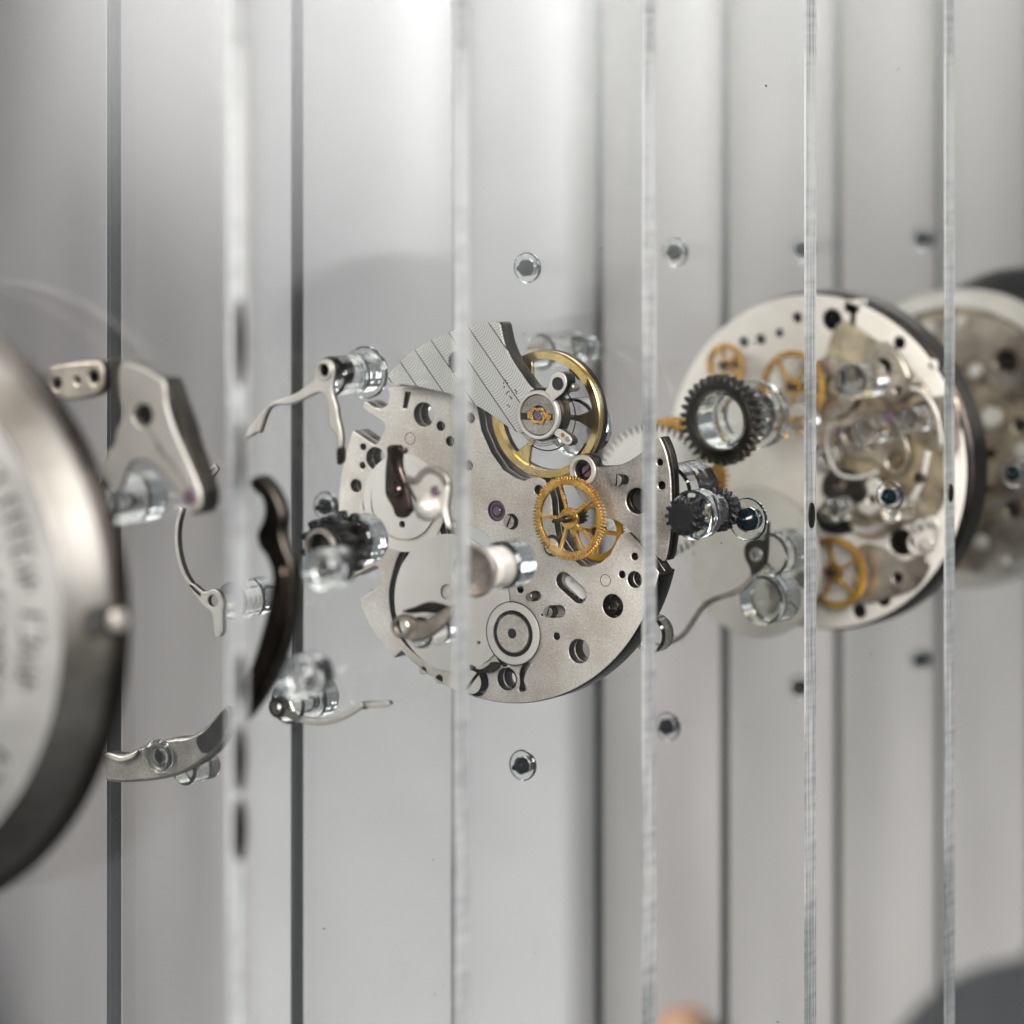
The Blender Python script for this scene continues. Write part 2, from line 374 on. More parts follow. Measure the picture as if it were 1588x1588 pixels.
def screw(parent, c, r, t, th, mt, ang, name='screw'):
    """slotted screw head: two halves either side of a dark slot"""
    cyl(name, c, r, t + th * .45, t + th, M['ink'], parent, bev=.002, n=24)
    w = r * .14; pts = []
    for s in (1, -1):
        half = []
        a0 = math.asin(w / r)
        for i in range(15):
            a = a0 + (PI - 2 * a0) * i / 14
            x, z = r * math.cos(a), s * r * math.sin(a)
            half.append((c[0] + x * math.cos(ang) - z * math.sin(ang), c[1] + x * math.sin(ang) + z * math.cos(ang)))
        pts.append(half)
    for h in pts: flat('screw_head', h, [], t, th * .45, mt, parent, bev=.002)
def rod(parent, c, r, y0, y1, name='acrylic_rod'):
    return cyl(name, c, r, y0, y1, M['glass'], parent, bev=.018, n=48)

# ------------------------------------------------------------------ setting
wall = box('wall', -95, -2.0, 46.0, 46.4, -45, 45, M['wall'], None); wall['kind'] = 'structure'
wall['label'] = 'pale grey plain backdrop far behind the clear sheets'

TBD = 45.2
def PZ(y): return CAM.z + ray(620, y).z * (TBD - CAM.y) / ray(620, y).y
bx0, bx1 = P(385, 500, TBD)[0], P(893, 500, TBD)[0]
o = thing('added_board', 'tall out-of-focus pale board added for reflected window light behind the sheets, left of centre', 'board', ((bx0 + bx1) / 2, TBD, 10))
box('added_board_panel', bx0, bx1, TBD, TBD + .1, -40, 40, M['board'], o)
# ------------------------------------------------------------------ acrylic sheets
XL, XR, TK = -2.07, 2.14, .16
YK = lambda k: .45 + 2.135 * k
ords = {-3: 'nearest clear acrylic sheet, its blurred white edge beside the white striped finger bridge',
        -2: 'second clear acrylic sheet, soft white edge crossing the left half of the perforated plate',
        -1: 'third clear acrylic sheet, white edge crossing the right half of the perforated plate',
        0: 'clear sheet carrying the large perforated plate, its white edge right of the wire spring',
        1: 'clear acrylic sheet with the rightmost white edge and the dark toothed ring on its face',
        2: 'clear acrylic sheet holding the round cream plate with gold wheels in a black rim',
        3: 'clear acrylic sheet in front of the brown blurred movement, far edge a dark line',
        4: 'clear acrylic sheet in front of the blurred black dial at the right',
        5: 'second farthest clear acrylic sheet, its far edge a faint dark line behind the black dial',
        6: 'farthest clear acrylic sheet, its edge a faint dark line at the right of the photo'}
PARENT = {}
for k in range(-3, 7):
    y = YK(k)
    t = thing('acrylic_sheet', ords[k], 'acrylic sheet', (0, y, -9), 'clear acrylic sheets standing in a row')
    me = bpy.data.meshes.new('panel')
    vs = [(x, yy, z) for yy in (y - TK / 2, y + TK / 2) for x, z in ((XL + .0115, -9), (XR - .0115, -9), (XR - .0115, 9), (XL + .0115, 9))]
    me.from_pydata(vs, [], [(0, 1, 2, 3), (7, 6, 5, 4)]); me.update()
    finish('panel', me, M['sheet'], t)
    PARENT[k] = t
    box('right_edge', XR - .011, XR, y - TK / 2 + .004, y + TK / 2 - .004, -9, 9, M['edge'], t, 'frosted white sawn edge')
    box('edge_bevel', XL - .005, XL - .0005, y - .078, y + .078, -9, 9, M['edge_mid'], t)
    box('left_edge', XL, XL + .011, y - .052, y + .052, -9, 9, M['edge_shaded'], t, 'sawn edge coloured dark grey as if in shade')

# dark ovals painting reflections of the case rim and pins seen through
def edge_reflection(k, y0, y1, w):
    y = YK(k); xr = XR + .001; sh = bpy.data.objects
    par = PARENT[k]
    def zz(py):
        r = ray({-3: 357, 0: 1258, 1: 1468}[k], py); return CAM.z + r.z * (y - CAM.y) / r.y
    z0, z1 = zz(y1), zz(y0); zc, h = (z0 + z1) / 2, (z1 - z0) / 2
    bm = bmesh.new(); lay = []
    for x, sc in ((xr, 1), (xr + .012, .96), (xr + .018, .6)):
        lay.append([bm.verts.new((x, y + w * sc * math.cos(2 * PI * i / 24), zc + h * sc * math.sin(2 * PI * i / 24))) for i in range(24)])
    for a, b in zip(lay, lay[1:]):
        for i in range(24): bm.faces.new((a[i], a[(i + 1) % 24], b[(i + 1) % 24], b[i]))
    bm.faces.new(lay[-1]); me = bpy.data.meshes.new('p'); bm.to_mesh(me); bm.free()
    finish('dark_reflection', me, M['dark'], par, 'small dark oval painted on the white edge as a reflection', True)
for a in ((-3, 462, 600, .045), (-3, 650, 760, .03), (-3, 1124, 1226, .05), (-3, 1236, 1334, .055), (-3, 1010, 1090, .03), (0, 779, 819, .04), (1, 750, 778, .035)): edge_reflection(*a)
# ------------------------------------------------------------------ pegs
def peg(x, y, k, label, s=1.0):
    yy = YK(k); c = P(x, y, yy - TK / 2)
    t = thing('fixing_pin', label, 'pin', (c[0], yy - TK / 2, c[1]), 'dark teal pins through the clear sheets')
    tube('socket', c, .108 * s, .064 * s, yy - TK / 2 - .035, yy - TK / 2 - .001, M['glass'], t)
    f = yy - TK / 2
    lathe('pin_body', c, [(0, f - .135), (.018, f - .135), (.021, f - .125), (.023, f - .085), (.050 * s, f - .055), (.057 * s, f - .04), (.057 * s, f + .06), (.05 * s, f + .07), (0, f + .07)], M['teal'], t, n=20)
peg(820, 415, 0, 'dark teal pin high above the gold balance wheel, topmost left of the pins')
peg(813, 1186, 0, 'dark teal pin straight below the perforated plate')
peg(1162, 805, 0, 'large blue-black pin right of the small black pinion', 1.35)
peg(508, 785, 0, 'teal pin half hidden behind the black pinion, left of the perforated plate')
peg(1049, 391, 1, 'dark green pin above the plates, just right of the third white edge')
peg(1037, 1126, 1, 'dark green pin low down, just right of the third white edge')
peg(1382, 769, 1, 'black pin in front of the cream plate with gold wheels')
peg(1247, 386, 2, 'dark pin half hidden behind the fourth white edge, above the cream plate')
peg(1243, 1065, 2, 'dark pin half hidden behind the fourth white edge, below the cream plate')
peg(1574, 733, 2, 'black pin at the right border in front of the brown movement')
peg(1432, 370, 3, 'blue pin at upper right, just left of the rightmost white edge')
peg(1430, 1023, 3, 'blurred dark pin at lower right, just left of the rightmost white edge')

# ------------------------------------------------------------------ case back
T0 = -6.62
cc = P(-212, 938, -6.5); KR = 1.062
t = thing('watch_case_back', 'big blurred steel watch case back with engraved lettering at the left border', 'watch case', (cc[0], T0, cc[1]))
kr = lambda pr: [(r * KR, y) for r, y in pr]
lathe('back_face', cc, kr([(0, T0), (1.30, T0), (1.372, T0 + .012), (1.39, T0)]), M['case'], t, n=128)
lathe('bevel', cc, kr([(1.391, T0 + .002), (1.42, T0 + .03), (1.56, T0 + .13), (1.575, T0 + .16)]), M['bevel'], t, n=128)
lathe('side', cc, kr([(1.576, T0 + .162), (1.60, T0 + .18), (1.60, T0 + .28), (0, T0 + .28)]), M['rim'], t, n=128)
ch = P(150, 962, T0 + .07)
lathe('crown_hole_shade', ch, [(0, T0 + .035), (.07, T0 + .035), (.078, T0 + .12), (0, T0 + .12)], M['ink'], t, n=24, squash=.8)
ch = P(177, 964, T0 + .10)
lathe('crown_stud', ch, [(0, T0 + .075), (.035, T0 + .078), (.055, T0 + .10), (.06, T0 + .16)], M['steel'], t, n=24, squash=.7)
# engraved letters: blurred beyond reading in the photograph, so short engraved strokes of the same size
def glyphs(name, path, h, w, gap):
    for (x, z, a, skip) in path:
        if skip: continue
        bm = bmesh.new()
        ca, sa = math.cos(a), math.sin(a)
        segs = random.choice((((0, -1), (0, 1), (1, 1)), ((0, 1), (1, 1), (1, -1), (0, -1)), ((0, -1), (0, 1), (1, 0), (0, 0)), ((1, 1), (0, 1), (0, -1), (1, -1)), ((0, -1), (.5, 1), (1, -1)), ((0, 1), (0, -1), (1, -1))))
        pts = [((p[0] - .5) * w, p[1] * h / 2) for p in segs]
        o_ = stroke([(x + p[0] * ca - p[1] * sa, z + p[0] * sa + p[1] * ca) for p in pts], .022)
        vs = [bm.verts.new((q[0], T0 - .003, q[1])) for q in o_]; n_ = len(pts)
        for i_ in range(n_ - 1): bm.faces.new((vs[i_], vs[i_ + 1], vs[2 * n_ - 2 - i_], vs[2 * n_ - 1 - i_]))
        me = bpy.data.meshes.new(name); bm.to_mesh(me); bm.free()
        finish(name, me, M['engrave'], t)
arc = []
for i in range(46):
    a = math.radians(60 - i * 3.9)
    arc.append((cc[0] + 1.27 * math.cos(a), cc[1] + 1.27 * math.sin(a), a - PI / 2, i in (7, 14, 20, 21, 22, 23, 31, 32, 38)))
glyphs('engraved_letter', arc, .13, .055, .02)
for row, (r0, z0, n) in enumerate(((1.00, .22, 6), (.86, .42, 11), (.99, -.12, 4))):
    pts = [(cc[0] + r0, cc[1] + z0 - i * .085, -PI / 2, i == 6) for i in range(n)]
    glyphs('engraved_letter', pts, .12, .055, .02)

# ------------------------------------------------------------------ on the second sheet (front face near -3.9)
FY = lambda k: YK(k) - TK / 2
fy = FY(-2)
# finger bridge
ta = fy - .62
o = thing('finger_bridge', 'white finger bridge with a dark hole and mauve jewel tip, right of the case back', 'bridge', (*[P(240, 650, ta)[0]], ta, P(240, 650, ta)[1]))
out = [(186, 566), (215, 568), (250, 588), (256, 600), (258, 625), (266, 655), (280, 690), (300, 735), (310, 762), (310, 785), (300, 793), (286, 785), (278, 765), (262, 745), (240, 722), (222, 712), (205, 715), (195, 728), (188, 750), (180, 765), (168, 750), (160, 725), (166, 700), (176, 690), (180, 668), (192, 640), (184, 610)]
flat('bridge_body', SM(out, ta, 4), [C(221, 644, 18, ta)], ta, .05, M['bright'], o, .012)
cyl('hole_shade', P(226, 646, ta + .05), 19 / SC(221, ta), ta + .06, ta + .10, M['ink'], o, .004)  # near-black disc painting the shade inside the hole
cyl('jewel', P(296, 770, ta), 13 / SC(296, ta), ta - .01, ta + .03, M['ruby'], o, .004)
blk = [(252, 590), (262, 589), (275, 625), (290, 665), (296, 690), (318, 750), (322, 775), (316, 795), (302, 798), (309, 785), (309, 760), (296, 730), (276, 688), (262, 655), (254, 625)]
flat('dark_back_plate', SM([(x - 6, y) for x, y in blk], ta + .056, 4) , [], ta + .056, .16, M['dark'], o, .01)
for (x, y) in ((205, 640), (240, 690)):
    pts = smooth(PL([(x, y), (x + 28, y + 30), (x + 52, y + 70)], ta - .002), 5, False)
    flat('stripe_groove', stroke(pts, .012), [], ta - .003, .004, M['steel'], o, .001)
c = P(216, 770, fy - .1)
o = thing('acrylic_rod', 'clear glossy rod under the white finger bridge, left of the nearest sheet edge', 'rod', (c[0], fy, c[1]), 'clear rods that hold the parts')
rod(o, c, .15, fy - .5, fy - .002, 'rod_body')
# small perforated lug top left
tb = fy - .02
o = thing('perforated_lug', 'small cream lug with three holes between the case back and the dark line', 'lug', (P(118, 590, tb)[0], tb, P(118, 590, tb)[1]))
flat('lug_body', SM([(72, 572), (105, 563), (150, 560), (158, 568), (160, 585), (158, 605), (145, 614), (120, 620), (98, 620), (84, 612), (74, 595)], tb - .1, 4),
     [C(145, 585, 9.5, tb - .1), C(119, 590, 5, tb - .1), C(88, 595, 8, tb - .1)], tb - .1, .10, M['taupe'], o, .015)
cyl('screw_hole_shade', P(145, 585, tb - .05), .05, tb - .03, tb - .01, M['ink'], o, .004)
# dark crescent
td = fy - .35
o = thing('crescent_weight', 'tall dark brown crescent beside the nearest sheet edge, above the curved bar', 'weight', (P(420, 920, td)[0], td, P(420, 920, td)[1]))
out = [(384, 748), (398, 738), (412, 745), (428, 770), (438, 800), (436, 825), (442, 850), (450, 870), (453, 910), (450, 960), (440, 1005), (420, 1055), (398, 1092), (374, 1122), (358, 1138), (346, 1128), (372, 1070), (392, 1020), (408, 965), (418, 920), (420, 890), (412, 865), (400, 848), (396, 828), (404, 810), (408, 790), (404, 772), (394, 764)]
flat('crescent_body', SM(out, td, 4), [], td, .10, M['dark'], o, .02)  # dark colour stands in for the dark surroundings its face mirrors
flat('crescent_flange', SM([(360, 1124), (380, 1090), (402, 1050), (422, 1000), (436, 950), (441, 905), (436, 880), (428, 905), (420, 955), (404, 1005), (384, 1058), (352, 1112)], td - .05, 4), [], td - .05, .045, M['brown'], o, .01)
for (x, y, r, nm) in ((492, 884, 31, 'blurred clear rod with a bright glare, lower left of the black pinion'), (455, 1052, 33, 'blurred clear rod with a bright glare, above the lower curved lever')):
    c = P(x, y, fy - .25)
    q = thing('acrylic_rod', nm, 'rod', (c[0], fy, c[1]), 'clear rods that hold the parts')
    rod(q, c, r / SC(x, fy), fy - .26, fy - .002, 'rod_body')
# ------------------------------------------------------------------ on the third sheet (front near -1.76)
fy = FY(-1)
# curved bar low left
tc_ = fy - .32
o = thing('curved_bar', 'warm steel curved bar with a clear screw boss, right of the case back bottom', 'bar', (P(250, 1180, tc_)[0], tc_, P(250, 1180, tc_)[1]))
flat('bar_body', SM([(160, 1168), (190, 1170), (225, 1156), (262, 1146), (292, 1142), (318, 1128), (340, 1104), (352, 1098), (352, 1128), (335, 1162), (300, 1190), (262, 1206), (210, 1213), (166, 1212), (163, 1195)], tc_, 4), [C(250, 1174, 14, tc_)], tc_, .12, M['steel'], o, .02)
flat('dark_tip', SM([(304, 1146), (322, 1130), (342, 1106), (351, 1102), (350, 1126), (334, 1158), (314, 1168)], tc_ - .012, 4), [], tc_ - .012, .011, M['dark'], o, .003)
tube('boss', P(250, 1172, tc_), 27 / SC(250, tc_), 13 / SC(250, tc_), tc_ - .05, tc_ - .002, M['glass'], o, .015)
flat('raised_lip', SM([(166, 1167), (190, 1173), (212, 1164), (206, 1176), (186, 1182), (168, 1176)], tc_ - .03, 4), [], tc_ - .03, .029, M['bright'], o, .01)
c = P(312, 1188, fy - .1)
q = thing('acrylic_rod', 'clear rod with a white glare under the curved bar', 'rod', (c[0], fy, c[1]), 'clear rods that hold the parts')
rod(q, c, .10, fy - .30, fy - .002, 'rod_body')

def rod_at(x, y, t0, r, y0, y1, label):
    c = P(x, y, t0); q = thing('acrylic_rod', label, 'rod', (c[0], y1, c[1]), 'clear rods that hold the parts')
    rod(q, c, r, y0, y1, 'rod_body'); return c, q
# forked lever
tl = fy - .48
out = [(504, 557), (514, 561), (518, 571), (517, 585), (515, 601), (517, 615), (522, 631), (524, 647), (528, 664), (530, 680), (529, 693), (523, 695), (521, 685), (519, 673), (509, 660), (508, 639), (504, 618), (498, 610), (488, 611), (468, 621), (449, 628), (430, 629), (418, 634), (410, 650), (403, 671), (396, 672), (377, 683), (387, 661), (403, 641), (419, 624), (436, 618), (455, 611), (475, 598), (485, 588), (487, 572), (493, 561)]
o = thing('forked_lever', 'cream two-armed lever spreading from a ring, left of the striped bridge', 'lever', (P(504, 574, tl)[0], tl, P(504, 574, tl)[1]))
flat('lever_body', SM(out, tl, 3), [C(504, 574, 10.5, tl)], tl, .045, M['bright'], o, .012)
flat('dark_tip', SM([(522, 696), (530, 694), (531, 705), (530, 716), (523, 721), (521, 708)], tl, 4), [], tl, .045, M['rim'], o, .01)
tube('ring_collar', P(504, 574, tl), 15 / SC(504, tl), 10.5 / SC(504, tl), tl - .02, tl - .001, M['bright'], o, .005)
c, q = rod_at(548, 580, fy - .16, .128, tl + .052, fy - .002, 'clear glossy rod behind the ring of the forked lever')
tube('foot_ring', c, .17, .135, fy - .035, fy - .002, M['glass'], q)
cyl('core', P(504, 574, tl), .075, tl + .05, tl + .20, M['dark'], o, .01)
# hook spring (left)
tl = fy - .45
o = thing('hook_spring', 'thin curved spring with a ring and foot, half behind the nearest sheet edge', 'spring', (P(332, 932, tl)[0], tl, P(332, 932, tl)[1]))
p = smooth(PL([(281, 788), (275, 810), (273, 835), (276, 862), (284, 888), (296, 908), (312, 924)], tl), 4, False)
flat('spring_arm', stroke(p, .026, .03), [], tl, .05, M['bright'], o, .004)
flat('spring_hub', SM([(292, 908), (300, 906), (316, 918), (330, 914), (341, 920), (346, 935), (345, 950), (345, 978), (340, 987), (333, 986), (331, 970), (328, 950), (316, 940), (304, 926)], tl, 4), [C(330, 932, 9.5, tl)], tl, .045, M['bright'], o, .005)
o = thing('wire_clip', 'tiny bent bright wire clip just left of the nearest sheet edge', 'clip', (P(325, 733, tl)[0], tl, P(325, 733, tl)[1]))
flat('clip_wire', stroke(PL([(316, 744), (324, 728), (333, 722), (336, 726), (327, 741)], tl), .022), [], tl, .03, M['bright'], o, .004)
rod_at(392, 926, fy - .12, .125, fy - .36, fy - .002, 'clear rod right of the hook spring ring, behind the nearest sheet edge')
# lower lever
tl = fy - .40
o = thing('curved_lever', 'slim curved cream lever pointing right, low left of the perforated plate', 'lever', (P(440, 1100, tl)[0], tl, P(440, 1100, tl)[1]))
p = smooth(PL([(436, 1098), (452, 1110), (470, 1117), (490, 1120), (512, 1118), (534, 1110), (552, 1099), (562, 1092)], tl), 4, False)
flat('lever_arm', stroke(p, .05, .03), [], tl, .04, M['bright'], o, .008)
flat('lever_tip', PL([(566, 1089), (602, 1087), (606, 1092), (596, 1097), (568, 1097)], tl), [], tl - .01, .05, M['bright'], o, .006)
flat('tip_step', PL([(560, 1090), (567, 1088), (569, 1097), (562, 1101)], tl), [], tl + .005, .05, M['rim'], o, .004)
tube('hub', P(431, 1097, tl), 16 / SC(431, tl), 10 / SC(431, tl), tl - .02, tl + .10, M['gear_dark'], o, .01)
rod_at(482, 1082, fy - .15, .135, fy - .42, fy - .002, 'clear rod with concentric rings above the slim curved lever')
# black pinion with big teeth
c = P(531, 842, fy - .3)
o = thing('black_pinion', 'black coarse-toothed pinion on a clear rod, left of the perforated plate', 'gear', (c[0], fy, c[1]))
def spiky(c, R, r, n, ph=0.0):
    o_ = []
    for i in range(n):
        for d, q in ((-.28, r), (-.16, R), (.16, R), (.28, r)):
            a = 2 * PI * (i + d) / n + ph; o_.append((c[0] + q * math.cos(a), c[1] + q * math.sin(a)))
    return o_
flat('toothed_crown', spiky(c, .185, .145, 10, .3), [circ(c, .085, 20)], fy - .52, .20, M['black'], o, .006)
flat('toothed_back', spiky(c, .205, .165, 12, .1), [circ(c, .085, 20)], fy - .31, .07, M['black'], o, .006)
rod(o, c, .165, fy - .235, fy - .002, 'rod_body')
tube('bore_ring', c, .12, .088, fy - .56, fy - .52, M['steel'], o, .006)
# brown lever
tl = fy - .14
o = thing('brown_lever', 'upright dark brown glossy lever over the left part of the perforated plate', 'lever', (P(612, 750, tl)[0], tl, P(612, 750, tl)[1]))
flat('lever_body', SM([(600, 692), (617, 690), (621, 694), (627, 695), (627, 703), (621, 706), (621, 725), (625, 737), (630, 753), (634, 775), (636, 791), (630, 801), (622, 804), (612, 800), (607, 786), (597, 768), (596, 745), (597, 722), (599, 706)], tl, 4), [], tl, .05, M['brown'], o, .014)
cyl('pivot', P(613, 761, tl), 13 / SC(613, tl), tl - .03, tl - .001, M['brown'], o, .012)
cyl('pivot_pin', P(613, 761, tl), 5 / SC(613, tl), tl - .045, tl - .031, M['ink'], o, .004)
tube_path('rib', [(P(x, y, tl)[0], tl - .008, P(x, y, tl)[1]) for x, y in ((609, 712), (611, 728), (617, 745), (622, 756))], .008, M['gear_dark'], o)
tube_path('side_wire', [(P(x, y, tl)[0], tl - .004, P(x, y, tl)[1]) for x, y in smooth([(626, 748), (636, 758), (642, 770), (645, 780), (640, 792), (634, 796)], 4, False)], .007, M['rim'], o)
# jewelled cock
tl = fy - .62
o = thing('jewelled_cock', 'blurred silvery cock with a mauve jewel, right of the brown lever', 'bridge', (P(668, 770, tl)[0], tl, P(668, 770, tl)[1]))
flat('cock_body', SM([(629, 742), (645, 744), (654, 732), (666, 727), (682, 731), (692, 742), (695, 760), (692, 790), (697, 820), (690, 814), (680, 796), (666, 780), (652, 782), (644, 774), (634, 756)], tl, 4), [], tl, .06, M['bright'], o, .02)
flat('dark_arch', stroke(smooth(PL([(628, 742), (645, 746), (656, 733), (670, 728), (686, 736), (694, 752)], tl), 4, False), .045, .05), [], tl - .012, .03, M['steel'], o, .01)
cyl('jewel', P(677, 761, tl), 8.5 / SC(677, tl), tl - .02, tl - .001, M['ruby'], o, .004)
lathe('domed_foot', P(662, 787, tl), [(0, tl - .08), (.04, tl - .07), (.075, tl - .035), (.085, tl), (.085, tl + .05), (0, tl + .05)], M['bright'], o, 32)
# tubular lever
tl = fy - .40
o = thing('tubular_lever', 'cream lever with an open round end, over the lower left of the perforated plate', 'lever', (P(623, 971, tl)[0], tl, P(623, 971, tl)[1]))
flat('lever_body', SM([(611, 962), (620, 953), (634, 956), (645, 962), (660, 962), (678, 950), (700, 938), (712, 940), (700, 956), (682, 976), (662, 990), (640, 994), (622, 990), (612, 980)], tl, 4), [C(623, 972, 11, tl)], tl, .05, M['taupe'], o, .018)
tube('collar', P(623, 972, tl), 17 / SC(623, tl), 11.5 / SC(623, tl), tl - .03, tl - .001, M['taupe'], o, .01)
flat('upper_prong', SM([(622, 948), (640, 942), (662, 934), (684, 938), (692, 944), (676, 952), (655, 950), (636, 952)], tl + .06, 4), [], tl + .06, .05, M['gear_dark'], o, .015)
rod_at(678, 975, fy - .12, .10, fy - .33, fy - .002, 'clear rod beneath the tubular lever, beside the second sheet edge')
# funnel post
c = P(776, 877, fy - .2)
o = thing('funnel_post', 'silvery flared post on a clear blurred rod, before the middle of the perforated plate', 'post', (c[0], fy, c[1]))
lathe('funnel', c, [(0, fy - .44), (.10, fy - .46), (.15, fy - .53), (.165, fy - .50), (.10, fy - .40), (.075, fy - .36), (0, fy - .36)], M['steel'], o, 40)
lathe('sleeve', c, [(.08, fy - .355), (.12, fy - .345), (.13, fy - .28), (.125, fy - .22), (.0, fy - .22)], M['bright'], o, 40)
rod(o, c, .15, fy - .21, fy - .002, 'rod_body')

# ------------------------------------------------------------------ main movement plate (origin)
T = 0.0
t = thing('movement_plate', 'large round pale nickel movement plate full of drilled holes, centre of the photo', 'watch plate', (0, 0, 0))
R = 1.30; ccx = -.035
def arcpts(a0, a1, n): return [(ccx + R * math.cos(math.radians(a0 + (a1 - a0) * i / n)), R * math.sin(math.radians(a0 + (a1 - a0) * i / n))) for i in range(n + 1)]
left = [(600, 600), (604, 612), (601, 628), (592, 634), (580, 632), (572, 626), (566, 623), (562, 631), (572, 640), (584, 648), (597, 657), (597, 665), (592, 676), (586, 688), (580, 690), (565, 680), (547, 668), (538, 697), (530, 730), (526, 765), (525, 800), (528, 840), (534, 876), (546, 895), (564, 886), (581, 877), (587, 880), (593, 906), (575, 918), (558, 929), (560, 940), (571, 966), (583, 985), (596, 1002), (612, 1020)]
cut = [(1000, 856), (991, 843), (975, 826), (963, 828), (946, 860), (931, 873), (914, 879), (901, 878), (889, 868), (874, 850), (862, 830), (857, 800), (855, 775), (849, 754), (845, 745), (836, 740), (824, 741), (813, 746), (800, 742), (780, 729), (761, 702), (746, 668), (740, 634), (735, 612), (690, 606), (640, 600)]
outer = PL(left, T) + arcpts(231, 346, 60) + PL(cut, T)
thru = [(657, 643, 19), (683, 661, 7.6), (729, 648.5, 8), (726, 722, 8), (698, 684.5, 8), (563, 693, 5.5), (582, 711, 17.5), (562, 722, 5.5), (552, 753.5, 10.5), (625, 813, 5.5),
        (656, 1040, 6), (681, 1053, 6.5), (786, 1053, 18), (806.5, 914, 6), (863, 987, 6), (950, 940, 18.5), (964.5, 891, 6), (984, 863, 6), (897.7, 1010, 19), (984, 899, 13), (835, 760, 8)]
T1 = .085; THK = .19
thruholes = lambda tt: [C(x, y, r, T, 28) for x, y, r in thru]
slot_l = [(594, 729), (580, 738), (568, 760), (563, 788), (572, 799), (583, 806), (584, 785), (584, 762), (589, 744)]
cres = [(620, 857), (609, 888), (603, 920), (606, 953), (615, 980), (630, 1002), (658, 1026), (656, 1016), (637, 995), (625, 975), (618, 953), (616, 920), (621, 888), (634, 857)]
gap = [(682, 816), (700, 806), (722, 811), (745, 822), (762, 840), (757, 851), (730, 862), (706, 868), (694, 852), (686, 835)]
slot_v = [(628, 608), (637, 608), (631, 634), (624, 633)]
big = [PL(slot_v, T), SM(slot_l, T, 4), SM(cres, T, 4), SM(gap, T, 4)]
# pockets only through the front layer
def capsule(x0, y0, x1, y1, r, tt, n=10):
    a = P(x0, y0, tt); b = P(x1, y1, tt); Rr = r / SC(x0, tt); an = math.atan2(b[1] - a[1], b[0] - a[0]); o_ = []
    for i in range(n + 1): q = an + PI / 2 + PI * i / n; o_.append((a[0] + Rr * math.cos(q), a[1] + Rr * math.sin(q)))
    for i in range(n + 1): q = an - PI / 2 + PI * i / n; o_.append((b[0] + Rr * math.cos(q), b[1] + Rr * math.sin(q)))
    return o_
pockets = [capsule(874, 901, 897, 922, 14, T), capsule(855, 949, 868, 948, 9.5, T), capsule(826, 925, 832, 924, 7.5, T), C(769.6, 792.6, 16, T), C(793, 809, 12, T), C(737, 1056, 24, T),
           SM([(822, 1029), (812, 1029), (805, 1043), (806, 1058), (805, 1072), (816, 1070), (812, 1056), (815, 1043)], T, 3),
           SM([(767, 1016), (772, 1016), (786, 1031), (780, 1034)], T, 3), C(744, 996.6, 2.6, T, 10), C(840, 954, 2, T, 8)]
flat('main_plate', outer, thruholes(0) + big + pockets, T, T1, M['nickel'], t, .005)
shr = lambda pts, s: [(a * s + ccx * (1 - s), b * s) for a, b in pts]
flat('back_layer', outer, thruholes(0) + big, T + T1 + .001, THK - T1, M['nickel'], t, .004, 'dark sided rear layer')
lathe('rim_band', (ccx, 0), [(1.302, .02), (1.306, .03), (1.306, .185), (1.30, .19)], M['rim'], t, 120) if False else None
# rim with shade put in its colour: a thin band that follows the round lower edge
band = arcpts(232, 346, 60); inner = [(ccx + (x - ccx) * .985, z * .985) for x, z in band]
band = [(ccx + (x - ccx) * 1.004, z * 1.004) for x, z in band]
flat('rim_band', band + inner[::-1], [], .022, THK, M['rim'], t, .003, 'plate edge coloured dark for its unlit side')
# barrel cover and steps
c = P(702, 935, T)
def ring(name, x, y, r0, r1, t0, th, mt, par=t, n=64):
    c = P(x, y, T); return tube(name, c, r0 / SC(x, T), r1 / SC(x, T), t0, t0 + th, mt, par, .002, n)
cover_out = C(702, 935, 107, T, 72)
flat('barrel_cover', cover_out, [C(695, 918, 12, T), C(744, 996.6, 3, T, 12)], T - .016, .0155, M['nickel_fine'], t, .004, 'polished round cover')
flat('wheel_cover', C(627, 776, 60, T, 64), [C(625, 813, 5.6, T, 24)], T - .012, .0115, M['nickel_fine'], t, .002, 'polished round step')
ring('step_ring', 627, 780, 76, 62, T - .006, .0055, M['nickel_fine'])
ring('engraved_circle', 636, 680, 9.5, 8.6, T - .0015, .0012, M['ink'])
ring('engraved_circle', 939, 900, 9.5, 8.6, T - .0015, .0012, M['gear_dark'])
ring('engraved_circle', 798, 982, 50, 48.6, T - .018, .0015, M['gear_dark'])
ring('recess_ring', 798, 982, 36, 30, T - .0178, .0015, M['rim'])
ring('collar_ring', 798, 982, 48, 36.2, T - .022, .006, M['nickel_fine'])
flat('centre_disc', C(798, 982, 29, T, 48), [C(797, 982, 8, T, 20)], T - .026, .012, M['nickel'], t, .002)
cyl('centre_hole_shade', P(797, 982, T), 8.2 / SC(797, T), T - .015, T - .012, M['ink'], t, .001)
